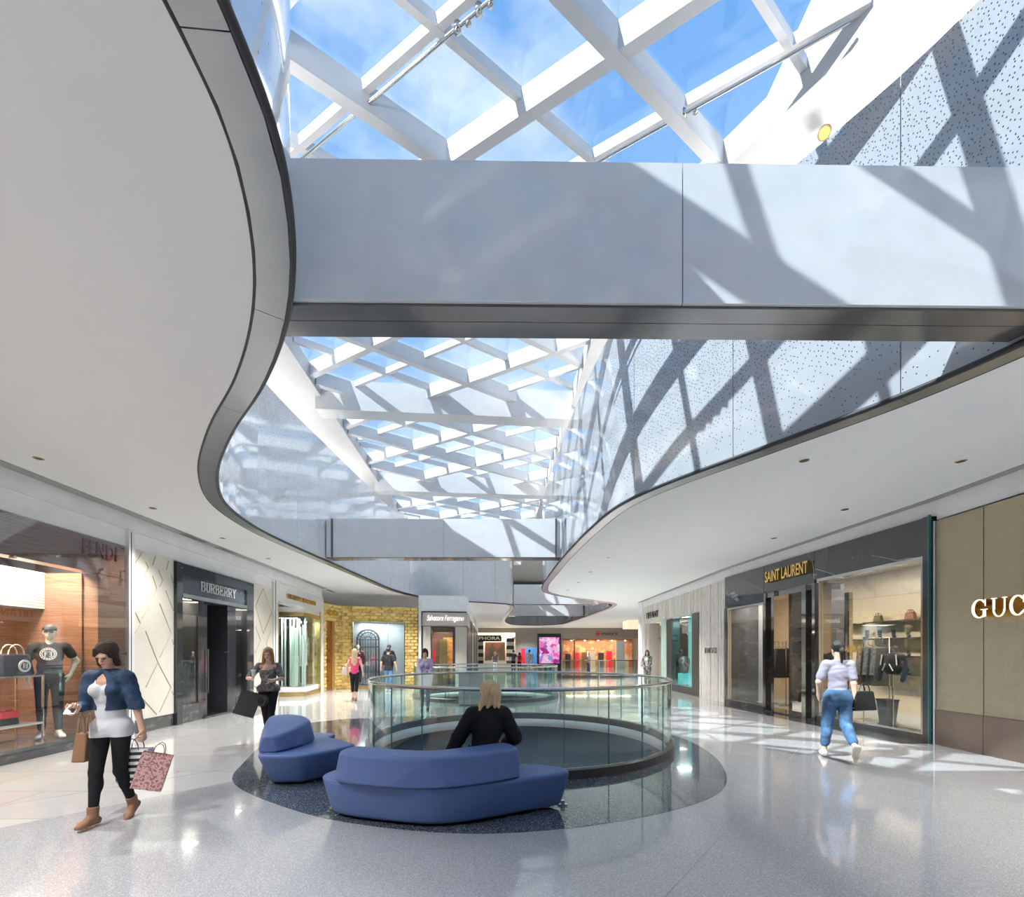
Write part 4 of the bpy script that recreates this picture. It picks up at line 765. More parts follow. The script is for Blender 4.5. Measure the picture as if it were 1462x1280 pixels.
random.seed(5); fb(FM, mat('warm_store_back', (.30, .13, .07), .6, var=(1.3, (.75, .45, .20), (1, 1, 1), .5, .68)), 'back_wall', t, sx0, sx1, -3.1, -3, 0, 3.2)
for k in range(8): s = sx0+.6+k*(sx1-sx0-1)/8; fb(FM, (M_dk, M_red, M_wood, M_beige)[k % 4], 'display_unit', t, s, s+.55, -2.2, -1.6, 0, random.uniform(.9, 1.9))
for k in range(5): fb(FM, M_lamp, 'ceiling_lamp', t, sx0+1.2+k*1.5, sx0+1.35+k*1.5, -2, -1.85, 2.95, 3.05)
for px in (802, 820, 913): fb(FM, M_rail, 'frame_post', t, FM.s_(px)-.06, FM.s_(px)+.06, -.1, .05, 0, 3.2)
fb(FM, M_store, 'glass_pane', t, sx0, FM.s_(820), -.05, -.03, 0, 3.2); fb(FM, mat('pale_kiosk', (.62, .70, .74), .4), 'white_column', t, FM.s_(878), FM.s_(890), .3, .7, 0, 2.9)
b = MB(); st = FM.s_(853.5); pts = [(st+.34*(1 if i % 2 == 0 else .42)*math.sin(PI*i/5), 3.66+.34*(1 if i % 2 == 0 else .42)*math.cos(PI*i/5)) for i in range(10)]
b.add([FM.pt(x, .03, z) for x, z in pts]+[FM.pt(x, .10, z) for x, z in pts]+[FM.pt(st, .10, 3.66), FM.pt(st, .03, 3.66)], [(i+10, 20, (i+1) % 10+10) for i in range(10)]+[(i, i+10, (i+1) % 10+10, (i+1) % 10) for i in range(10)]+[((i+1) % 10, 21, i) for i in range(10)]); b.build('star', M_red, t)
letters("macy's", FM, FM.s_(858.5), 3.42, .5, .06, M_dk, t, bold=.01, width=FM.s_(881)-FM.s_(858.5), d0=.06); shop_light(FM.pt((sx0+sx1)/2, -1.6, 3.1), 7, 2, 420, (1, .8, .55))
# advertising screen
K0 = P(767.5, 0, 36.7).x; K1 = P(801, 0, 36.7).x
t = thing('display_screen', 'tall black-framed advertising screen with a pink floral picture', 'screen', ((K0+K1)/2, 36.7, 0)); b = MB(); b.box(K0, K1, 36.72, 37.0, .0, 3.14); b.build('housing', M_black, t)
ms = bpy.data.materials.new('pink_picture'); ms.use_nodes = True; q = ms.node_tree; bs = q.nodes['Principled BSDF']; v = N(q, 'ShaderNodeTexVoronoi', i_Scale=6.0); tcn = N(q, 'ShaderNodeTexCoord'); rr = N(q, 'ShaderNodeValToRGB'); cr = rr.color_ramp
cr.elements[0].color = (.9, .75, .85, 1); cr.elements[1].color = (.35, .02, .22, 1); cr.elements[1].position = .9
for p_, c_ in ((.25, (.85, .25, .55, 1)), (.45, (.75, .6, .85, 1)), (.6, (.7, .08, .4, 1)), (.72, (.2, .3, .6, 1))): el = cr.elements.new(p_); el.color = c_
nn = N(q, 'ShaderNodeTexNoise', i_Scale=1.6, i_Detail=4); q.links.new(tcn.outputs['Object'], nn.inputs['Vector']); mxx = N(q, 'ShaderNodeMixRGB'); mxx.inputs[0].default_value = .5; q.links.new(tcn.outputs['Object'], mxx.inputs[1]); q.links.new(nn.outputs['Color'], mxx.inputs[2]); q.links.new(mxx.outputs[0], v.inputs['Vector'])
sp = N(q, 'ShaderNodeSeparateColor'); q.links.new(v.outputs['Color'], sp.inputs[0]); q.links.new(sp.outputs[0], rr.inputs[0]); q.links.new(rr.outputs[0], bs.inputs['Base Color']); q.links.new(rr.outputs[0], bs.inputs['Emission Color']); bs.inputs['Emission Strength'].default_value = .55
b = MB(); b.box(K0+.12, K1-.12, 36.70, 36.72, .8, 2.85); b.build('picture', ms, t)
t = thing('poster_wall', 'blue and white poster wall behind the people left of the pink screen', 'poster', FM.pt(FM.s_(755), .5, 0)); fb(FM, mat('blue_poster', (.06, .20, .50), .5), 'poster_panel', t, FM.s_(750), FM.s_(766), .4, .5, .3, 2.2); fb(FM, M_red, 'poster_panel', t, FM.s_(744), FM.s_(750), .4, .5, .3, 2.1); fb(FM, M_dk, 'poster_foot', t, FM.s_(744), FM.s_(766), .35, .55, 0, .3)
b = MB(); b.box(9.5, 16, 38, 40, 3.65, 4.29); tag(b.build('lit_canopy', mat('cream_canopy', (.8, .72, .55), .5, emit=(1, .85, .6), es=.5), None), 'cream lit canopy box hanging beyond the end of the right wall', 'canopy')
# ------------------------------------------------------------------ right shops
# brushed bronze wall
t = thing('shopfront', 'brushed bronze panelled shopfront at the right edge with pale raised letters', 'shopfront', FR0.pt(.5, 0, 0))
p0 = 0.0; cuts = [FR0.s_(1339), FR0.s_(1408), FR0.s_(1408)+1.15, FR0.s_(1408)+2.3, FR0.s_(1408)+3.45, FR0.s_(1408)+4.6]; ztp = FR0.z_(1339, 744)
for a, e in zip(cuts, cuts[1:]): fb(FR0, M_gucci, 'bronze_panel', t, a+.006, e-.006, -.2, .04, .62, ztp); fb(FR0, M_gucci2, 'skirting_panel', t, a+.003, e-.003, -.2, .05, 0, .615)
fb(FR0, M_dk, 'panel_backing', t, cuts[0], cuts[-1], -.25, -.02, 0, ztp)
# serif letters G U C C I as outlines with stroke contrast
def serif(fr, ch, s0, z0, w, h, dp, m, mf, par):
    def ring(a0, a1, ro, ri, sh, n=28):
        v = []; f = []
        for i in range(n+1):
            a = a0+(a1-a0)*i/n; c, s = math.cos(a), math.sin(a); v += [(w*.5+ro[0]*c, h*.5+ro[1]*s), (w*.5+sh+ri[0]*c, h*.5+ri[1]*s)]
            if i: k = 2*i; f.append((k-2, k, k+1, k-1))
        return v, f
    quads = []
    if ch in 'GC':
        v, f = ring(.75, 2*PI-.75, (w*.5, h*.52), (w*.34, h*.45), w*.02); quads += [[v[i] for i in q] for q in f]
        quads.append([(w*.86, h*.62), (w*.90, h*.62), (w*.90, h*1.0), (w*.86, h*1.0)]); quads.append([(w*.70, h*.93), (w*.9, h*.72), (w*.9, h*.8), (w*.72, h*.99)])
        if ch == 'G': quads += [[(w*.74, h*.02), (w*.92, h*.06), (w*.92, h*.45), (w*.74, h*.45)], [(w*.60, h*.42), (w*1.02, h*.42), (w*1.02, h*.47), (w*.60, h*.47)]]
        else: quads.append([(w*.80, h*.12), (w*.92, h*.24), (w*.90, h*.28), (w*.78, h*.17)])
    if ch == 'U':
        v, f = ring(PI, 2*PI, (w*.40, h*.40), (w*.30, h*.34), 0)
        v = [(x, y-h*.12) for x, y in v]; quads += [[v[i] for i in q] for q in f]
        quads += [[(w*.10, h*.38), (w*.24, h*.38), (w*.24, h), (w*.10, h)], [(w*.83, h*.38), (w*.90, h*.38), (w*.90, h), (w*.83, h)], [(0, h*.95), (w*.36, h*.95), (w*.36, h), (0, h)], [(w*.72, h*.95), (w*1.02, h*.95), (w*1.02, h), (w*.72, h)]]
    if ch == 'I': quads += [[(w*.4, 0), (w*.6, 0), (w*.6, h), (w*.4, h)], [(w*.2, 0), (w*.8, 0), (w*.8, h*.05), (w*.2, h*.05)], [(w*.2, h*.95), (w*.8, h*.95), (w*.8, h), (w*.2, h)]]
    b = MB(); bf = MB()
    for q in quads:
        ar = sum(q[i][0]*q[(i+1) % 4][1]-q[(i+1) % 4][0]*q[i][1] for i in range(4)); q = q if ar > 0 else q[::-1]
        b.hexa([fr.pt(s0+x, .04, z0+y) for x, y in q]+[fr.pt(s0+x, dp, z0+y) for x, y in q]); bf.hexa([fr.pt(s0+x, dp, z0+y) for x, y in q]+[fr.pt(s0+x, dp+.012, z0+y) for x, y in q])
    o = b.build('letter', m, par); bf.build('letter_face', mf, o)
faceM = mat('cream_letter_face', (.85, .82, .72), .4, emit=(1, .95, .8), es=.5)
zl = FR0.z_(1387, 884); hl = FR0.z_(1387, 859)-zl
for ch, pa, pb in (('G', 1386, 1408), ('U', 1414, 1436), ('C', 1440, 1463)): sa_ = FR0.s_(pa, .22); se_ = FR0.s_(pb, .22); serif(FR0, ch, sa_, zl, se_-sa_, hl, .2, M_gold, faceM, t)
sq = FR0.s_(1463, .22)+.12
for ch, ww in (('C', .36), ('I', .2)): serif(FR0, ch, sq, zl, ww, hl, .2, M_gold, faceM, t); sq += ww+.1
# black marble shop with gold letters
t = thing('shopfront', 'black marble shopfront with gold lettering and shelves of bags and shoes', 'shopfront', FR1.pt(3.4, 0, 0)); f = FR1; X = lambda px, d=0: f.s_(px, d)
zt = 4.02; a, e = X(1037.5), X(1333)
fb(f, M_bmarb, 'fascia_slab', t, a, X(1093.5), -.3, .06, 3.02, zt); fb(f, M_bmarb, 'fascia_slab', t, X(1094), X(1166), -.3, .06, 3.26, zt); fb(f, M_bmarb, 'fascia_slab', t, X(1166.5), X(1332), -.3, .06, 3.34, zt)
fb(f, M_bmarb, 'end_pier', t, X(1324.5), e, -.3, .10, 0, zt); fb(f, mat('teal_edge', (.05, .18, .18), .2), 'glass_edge_strip', t, e, e+.015, .06, .11, 0, zt+.02); fb(f, M_dmarb, 'plinth', t, a, X(1094), -.4, .08, 0, .14); fb(f, M_dmarb, 'plinth', t, X(1166), X(1333), -.4, .08, 0, .14)
fb(f, M_bmarb, 'end_pier', t, a, X(1041), -.3, .08, 0, 3.02)
def wframe(s0, s1, z0, z1, m, w=.05, d0=-.04, d1=.07):
    fb(f, m, 'window_frame', t, s0, s0+w, d0, d1, z0, z1); fb(f, m, 'window_frame', t, s1-w, s1, d0, d1, z0, z1); fb(f, m, 'window_frame', t, s0+w, s1-w, d0, d1, z1-w, z1); fb(f, m, 'window_frame', t, s0+w, s1-w, d0, d1, z0, z0+w*.5)
wframe(X(1041), X(1094), .14, 3.02, M_rail, .06); wframe(X(1170), X(1325), .14, 3.34, M_rail, .07)
g = [X(1041)+.06, X(1056), X(1094)-.06]
for u, v in zip(g, g[1:]): fb(f, M_store, 'glass_pane', t, u, v-.006, .0, .012, .17, 2.96)
g = [X(1170)+.07, X(1249), X(1325)-.07]
for u, v in zip(g, g[1:]): fb(f, M_store, 'glass_pane', t, u, v-.006, .0, .012, .17, 3.27)
# entrance: mirrored portal posts and recessed side
for pa, pb, d0, d1 in ((1094, 1097, -.3, .08), (1097, 1106, -.5, -.1), (1107, 1111, -.3, .12), (1152, 1158, -.3, .14), (1158, 1166, -.7, .0), (1166, 1170, -.3, .12)): fb(f, M_mirror if pa not in (1097, 1158) else M_dmarb, 'portal_post', t, X(pa), X(pb), d0, d1, 0, 3.25)
fb(f, M_mirror, 'portal_head', t, X(1097), X(1166), -.6, .05, 3.12, 3.26); fb(f, M_mirror, 'portal_post', t, X(1146), X(1152), -1.2, -1.1, 0, 3.1); fb(f, M_dmarb, 'doorstep', t, X(1097), X(1166), -.5, .1, 0, .04)
letters('SAINT LAURENT', f, X(1100), 3.52, .30, .10, M_gold, t, bold=.018, width=X(1156, .1)-X(1100), d0=.06)
M_vein = mat('white_vein', (.42, .42, .44), .2)
for vn in ([(1058, 826), (1066, 829), (1078, 834), (1093, 843)], [(1039, 846), (1046, 851), (1056, 858)], [(1157, 790), (1162, 798), (1165, 812), (1165.5, 826)], [(1168, 812), (1182, 816), (1200, 822), (1214, 828)], [(1248, 793), (1262, 795), (1285, 800), (1300, 797), (1322, 796)]):
    b = MB(); b.tube([f.pt(X(px_), .061, f.z_(px_, py_)) for px_, py_ in vn], .006, 4); b.build('marble_vein', M_vein, t)
letters('LAURENT', f, X(1205), 1.62, .13, .01, M_gold, t, bold=.01, width=X(1231)-X(1205), d0=.013)
fb(f, M_marb, 'back_wall', t, a-.2, e+.6, -3.1, -3.0, 0, 3.8); fb(f, M_white, 'shop_ceiling', t, a-.2, e+.6, -3.1, -.3, 3.80, 3.84); fb(f, M_marb, 'side_wall', t, e+.5, e+.6, -3.1, -.3, 0, 3.8); fb(f, M_dmarb, 'side_wall', t, a-.25, a-.2, -3.1, -.3, 0, 3.8); fb(f, M_grey2, 'shop_floor', t, a-.2, e+.5, -3.0, -.4, .004, .02)
fb(f, M_white, 'window_partition', t, X(1041, -1.0), X(1094, -1.0), -1.3, -1.2, 0, 3.2)
shop_light(f.pt(1.6, -.6, 3.76), .4, 2.4, 130, (1, .9, .76)); shop_light(f.pt(5.0, -.6, 3.76), .4, 3.0, 170, (1, .9, .76))
bk = M_bag
def shoe(lab, loc, rot, kind, m, grp):
    t = thing('ankle_boot' if kind == 'boot' else 'heeled_shoe', lab, 'shoe', (0, 0, 0), grp)
    pr = [('c', (0, -.17, .03), (0, -.02, .045), .035, .036), ('c', (0, -.02, .05), (0, .05, .10 if kind != 'boot' else .09), .034, .035)]
    if kind == 'boot': pr.append(('c', (0, .05, .10), (0, .05, .24), .042, .052))
    sdf_mesh('upper', pr, .012, m, t, cuts=[((0, 0, -1), 0.0), ((0, 0, 1), .25)])
    b = MB(); b.hexa([(-.018, .04, 0), (.018, .04, 0), (.018, .07, 0), (-.018, .07, 0), (-.028, .03, .08), (.028, .03, .08), (.028, .09, .08), (-.028, .09, .08)]); b.build('heel', m, t)
    t.location = loc; t.rotation_euler = (0, 0, rot); return t
rotR = math.atan2(f.n.y, f.n.x)+PI/2
zs = [2.44, 1.99, 1.53, 1.07]
for nm, (u, v) in (('right', (X(1236, -2.7), X(1323, -2.7))), ('doorway', (X(1112, -2.7), X(1158, -2.7))), ('middle', (X(1160, -2.7), X(1222, -2.7)))):
    for k, z in enumerate(zs[:4]):
        if nm == 'middle' and k > 1: continue
        shelf(f, u, v, -3.0, -2.6, z, M_bmarb, '%s black wall shelf in the %s bay of the black marble shop' % (('top', 'second', 'third', 'lowest')[k], nm), .035)
green = mat('olive_leather', (.06, .07, .02), .4); brown = mat('rust_leather', (.20, .045, .02), .4); maroon = mat('maroon_leather', (.12, .015, .02), .4)
handbag('handbag', 'olive green handbag on the top shelf behind the window', f.pt(X(1254, -2.8), -2.8, zs[0]), .24, .18, .12, green, green, .07, rotR)
handbag('handbag', 'rust brown handbag on the top shelf at right', f.pt(X(1300, -2.8), -2.8, zs[0]), .26, .19, .12, brown, brown, .07, rotR)
handbag('handbag', 'charcoal boxy bag on the top middle shelf', f.pt(X(1197, -2.8), -2.8, zs[0]), .24, .20, .13, M_greyt, bk, .03, rotR)
handbag('handbag', 'maroon boxy bag on the second middle shelf', f.pt(X(1197, -2.8), -2.8, zs[1]), .24, .17, .13, maroon, bk, .03, rotR)
for i, (px, k, l, m) in enumerate(((1147, 0, 'black box bag on the top doorway shelf', bk), (1147, 1, 'black box bag on the second doorway shelf, right end', bk), (1136, 2, 'maroon and black bag on the third doorway shelf', maroon), (1150, 2, 'black bag on the third doorway shelf, right end', bk), (1145, 3, 'black bag on the lowest doorway shelf', bk), (1120, 1, 'round black bag on the second doorway shelf, left end', bk))):
    handbag('handbag', l, f.pt(X(px, -2.8), -2.8, zs[k]), .28, .20, .14, m, bk, .04, rotR)
handbag('handbag', 'black bag standing on the floor inside the doorway', f.pt(X(1147, -2.5), -2.5, .021), .34, .3, .18, bk, bk, .06, rotR)
bt = shoe('black ankle boot at the left end of the second shelf', f.pt(X(1237, -2.8), -2.8, zs[1]), rotR+.5, 'boot', bk, 'boots on the second shelf')
for px, l in ((1256, 'black ankle boot second from the left on the second shelf'), (1276, 'black ankle boot above the varsity jacket'), (1297, 'black ankle boot second from the right on the second shelf'), (1318, 'black ankle boot at the right end of the second shelf')):
    copy_thing(bt, f.pt(X(px, -2.8), -2.8, zs[1]), rotR+.9, l)
hs = shoe('black heeled shoe at the right end of the third shelf', f.pt(X(1317, -2.8), -2.8, zs[2]), rotR+.9, 'heel', bk, 'heels on the lower shelves')
for px, k, l in ((1297, 2, 'black heeled shoe second from the right on the third shelf'), (1297, 3, 'black heeled shoe second from the right on the lowest shelf'), (1317, 3, 'black heeled shoe at the right end of the lowest shelf')): copy_thing(hs, f.pt(X(px, -2.8), -2.8, zs[k]), rotR+.9, l)
# hanging coats on a rail and varsity jacket on a bust
rk = thing('clothes_rail', 'steel clothes rail carrying grey coats behind the shop window', 'rail', f.pt(X(1248, -1.2), -1.2, 0)); u, v = X(1233, -1.2), X(1270, -1.2)
b = MB(); b.tube([f.pt(u, -1.2, .021), f.pt(u, -1.2, 1.95), f.pt(v, -1.2, 1.95), f.pt(v, -1.2, .021)], .014, 8); b.build('rail_frame', M_rail, rk); fb(f, M_rail, 'foot', rk, u-.02, u+.02, -1.4, -1.0, .02, .045); fb(f, M_rail, 'foot', rk, v-.02, v+.02, -1.4, -1.0, .02, .045)
for k, l in enumerate(('leftmost grey coat on the clothes rail', 'middle grey coat on the clothes rail', 'rightmost grey coat on the clothes rail')):
    s = u+(v-u)*(k+.7)/3.6; c = Vector(f.pt(s, -1.2, 0)); ct = thing('hanging_coat', l, 'coat', (c.x, c.y, .9), 'grey coats on the rail'); n = f.n; uu = f.u
    def W(a, d, z): return (c.x+uu.x*a+n.x*d, c.y+uu.y*a+n.y*d, z)
    b = MB(); b.hexa([W(-.05, -.28, .85), W(.05, -.28, .85), W(.05, .28, .85), W(-.05, .28, .85), W(-.035, -.22, 1.74), W(.035, -.22, 1.74), W(.035, .22, 1.74), W(-.035, .22, 1.74)]); o = b.build('coat_body', mat('grey_wool_%d' % k, (.05+.015*k,)*3, .9), ct); o.modifiers.new('b', 'BEVEL').width = .03
    for sg2 in (-1, 1): b = MB(); b.tube([W(0, sg2*.22, 1.70), W(.03, sg2*.30, 1.1)], .05, 8); b.build('sleeve', M_greyt, ct)
    b = MB(); b.tube([W(0, -.2, 1.72), W(0, 0, 1.80), W(0, 0, 1.90), W(0, .02, 1.955)], .008, 6); b.build('hanger', M_rail, ct)
# grey bin-like stool seen through the window
t2 = thing('display_pedestal', 'dark tapered pedestal on the floor behind the shop window', 'pedestal', f.pt(X(1267, -1.0), -1.0, .02)); c = f.pt(X(1267, -1.0), -1.0, .02)
b = MB(); b.hexa([(c[0]-.10, c[1]-.10, .021), (c[0]+.10, c[1]-.10, .021), (c[0]+.10, c[1]+.10, .021), (c[0]-.10, c[1]+.10, .021), (c[0]-.14, c[1]-.14, .56), (c[0]+.14, c[1]-.14, .56), (c[0]+.14, c[1]+.14, .56), (c[0]-.14, c[1]+.14, .56)]); b.build('pedestal_body', mat('slate_grey', (.06, .07, .08), .5), t2); b = MB(); b.box(c[0]-.15, c[0]+.15, c[1]-.15, c[1]+.15, .56, .585); b.build('pedestal_top', M_dk, t2)
# white post between marble and bronze
tw = thing('wall_post', 'slim white post between the black marble and the bronze shopfronts', 'post', FR1.pt(FR1.len-.08, 0, 0)); fb(FR1, M_white, 'post_body', tw, e+.035, FR1.len, -.2, .05, 0, zt-.1); fb(FR1, M_rail, 'post_edge', tw, e+.032, e+.045, .05, .06, 0, zt-.1)
# ribbed limestone shop with teal window
f = FR2; X = lambda px, d=0: f.s_(px, d)
t = thing('shopfront', 'ribbed limestone shopfront with a turquoise window and thin dark letters', 'shopfront', f.pt(6, 0, 0)); zt = 3.98
da, db, wa, wb = X(921), X(951), X(957), X(999)
def ribbed(s0, s1, z0, z1):
    n = max(1, round((s1-s0)/.10)); b = MB(); b.fbox(f, s0, s1, -.3, 0, z0, z1); b.build('stone_backing', M_stone, t); 
    b = MB(); random.seed(int(s0*10))
    for k in range(n): u = s0+(s1-s0)*k/n; b.fbox(f, u, u+(s1-s0)/n*.82, 0, random.choice((.01, .018, .026)), z0, z1)
    tag(b.build('stone_ribs', M_stone, t), kind='stuff')
ribbed(X(918), da, 0, zt); ribbed(db, wa, 0, zt) if db < wa else None; ribbed(wb, X(1036), 0, zt); ribbed(da, wb, 3.1, zt)
b = MB(); b.fbox(f, -.35, X(918), -.6, .03, 0, CZ); b.build('wall_end', M_white, None, 'structure')
fb(f, M_beige, 'door_surround', t, da, da+.5, -.6, -.05, 0, 3.1); fb(f, M_dk, 'vestibule_back', t, da, db, -1.6, -1.5, 0, 3.1); fb(f, mat('taupe_door', (.32, .25, .20), .3), 'door', t, da+.6, db-.5, -.55, -.5, 0, 2.95); fb(f, M_lgold, 'door_rail', t, da+.6, db-.5, -.5, -.47, 2.3, 2.34)
fb(f, mat('mint_glass', (.45, .62, .55), .15), 'mint_fin', t, db-.5, db+.2, -.25, .06, 0, 3.05); fb(f, M_dsteel, 'dark_jamb', t, wa-.35, wa+.3, -.3, .04, 0, 3.06); fb(f, M_dsteel, 'dark_jamb', t, X(989.5), wb, -.3, .05, 0, 3.1)
fb(f, M_dsteel, 'window_sill', t, wa+.3, X(989.5), -.3, .03, 0, .28); fb(f, M_store, 'glass_pane', t, wa+.3, X(989.5), 0, .012, .28, 3.05); fb(f, M_teal, 'backdrop', t, wa+.2, wb, -.75, -.7, .2, 3.1); fb(f, M_white, 'display_ceiling', t, wa+.2, wb, -.75, -.02, 3.06, 3.1)
sph = thing('display_sculpture', 'pale rounded shell-like display piece in the turquoise window', 'sculpture', f.pt(X(977, -.4), -.4, .3)); sp_ = Vector(f.pt(X(977, -.4), -.4, 0))
sdf_mesh('shell', [('e', (0, 0, 1.25), (.24, .2, .22)), ('c', (0, 0, .9), (.03, 0, 1.2), .18, .2)], .03, M_greyt, sph, loc=(0, 0, -.3)); b = MB(); b.box(sp_.x-.2, sp_.x+.2, sp_.y-.2, sp_.y+.2, .28, .75); b.build('stand', M_teal, sph)
letters('TIFFANY', f, X(924), 3.32, .30, .03, M_dk, t, bold=-.02, width=X(941)-X(924), d0=.03); letters('TIFFANY & CO.', f, X(1007), 1.60, .19, .012, M_dk, t, bold=-.03, width=X(1025)-X(1007), d0=.03)
shop_light(f.pt((wa+wb)/2, -.4, 3.04), 1.2, .5, 30, (.8, 1, 1)); shop_light(f.pt((da+db)/2, -1.0, 3.0), 1.4, .6, 20)
# ------------------------------------------------------------------ blue upholstered benches
t = thing('bench_sofa', 'long blue upholstered bench with a bent backrest seen from behind, seated woman on it', 'sofa', (-.7, 4.6, 0)); R_ = (-.7, 4.6)
def rel(pts, o): return [(x-o[0], y-o[1]) for x, y in pts]
seat = catmull([(-1.88, 4.60), (-1.74, 4.44), (-1.2, 4.24), (-.72, 4.15), (-.35, 4.24), (.12, 4.48), (.48, 4.67), (.59, 4.76), (.56, 4.90), (.30, 5.06), (-.35, 5.03), (-.9, 5.02), (-1.55, 5.0), (-1.82, 4.85)], True, 4)
sp_ = rel(seat, R_); lo = (min(p[0] for p in sp_), min(p[1] for p in sp_), .03); hi = (max(p[0] for p in sp_), max(p[1] for p in sp_), .42)
sdf_mesh('seat', [('f', lo, hi, poly_fn(sp_, .03, .40, .04, .10))], .014, M_blue, t, k=.01, loc=(0, 0, 0))
back = catmull([(-1.64, 4.46), (-1.60, 4.36), (-1.2, 4.20), (-.74, 4.14), (-.4, 4.24), (-.02, 4.46), (.05, 4.54), (-.03, 4.80), (-.12, 4.84), (-.45, 4.62), (-.78, 4.46), (-1.15, 4.52), (-1.5, 4.66), (-1.6, 4.62)], True, 3)
bp_ = rel(back, R_); lo = (min(p[0] for p in bp_), min(p[1] for p in bp_), .405); hi = (max(p[0] for p in bp_), max(p[1] for p in bp_), .70)
sdf_mesh('backrest', [('f', lo, hi, poly_fn(bp_, .402, .675, .032, -.05))], .012, M_blue, t, k=.01)
for x, y in ((-1.80, 4.66), (.53, 4.88)): b = MB(); b.box(x-.05, x+.05, y-.02, y+.02, .006, .022); b.box(x-.02, x+.02, y-.015, y+.015, .02, .06); b.build('foot_plate', M_rail, t)
for x, y in ((-.9, 4.28), (.18, 4.66)): pass
t = thing('bench_sofa', 'small blue upholstered lounge bench with a tall rounded back, left of the long bench', 'sofa', (-2.8, 6.2, 0)); R_ = (-2.8, 6.2)
seat = [(-3.08, 5.62), (-3.02, 5.52), (-2.80, 5.46), (-2.52, 5.48), (-2.42, 5.54), (-2.08, 6.04), (-2.06, 6.16), (-2.38, 6.50), (-2.62, 6.72), (-2.60, 6.90), (-2.70, 7.02), (-3.1, 7.08), (-3.42, 6.95), (-3.52, 6.65), (-3.3, 6.1)]
seat = catmull(seat, True, 3)
sp_ = rel(seat, R_); lo = (min(p[0] for p in sp_), min(p[1] for p in sp_), .03); hi = (max(p[0] for p in sp_), max(p[1] for p in sp_), .42)
sdf_mesh('seat', [('f', lo, hi, poly_fn(sp_, .03, .40, .045, .16))], .014, M_blue, t, k=.01)
back = [(-3.04, 5.72), (-2.99, 5.64), (-2.90, 5.64), (-2.84, 5.72), (-2.74, 6.28), (-2.80, 6.42), (-3.12, 6.72), (-3.3, 6.74), (-3.40, 6.6), (-3.28, 6.2)]
back = catmull(back, True, 3)
bp_ = rel(back, R_); lo = (min(p[0] for p in bp_), min(p[1] for p in bp_), .405); hi = (max(p[0] for p in bp_), max(p[1] for p in bp_), .76)
sdf_mesh('backrest', [('f', lo, hi, poly_fn(bp_, .402, .70, .04, -.07, ztop=lambda X, Y: .60+.12*np.clip((Y+.6)/.9, 0, 1)+0*X))], .012, M_blue, t, k=.01)
for x, y in ((-3.03, 5.86), (-2.49, 5.83)): b = MB(); b.box(x-.045, x+.045, y-.02, y+.02, .006, .022); b.box(x-.02, x+.02, y-.015, y+.015, .02, .06); b.build('foot_plate', M_rail, t)
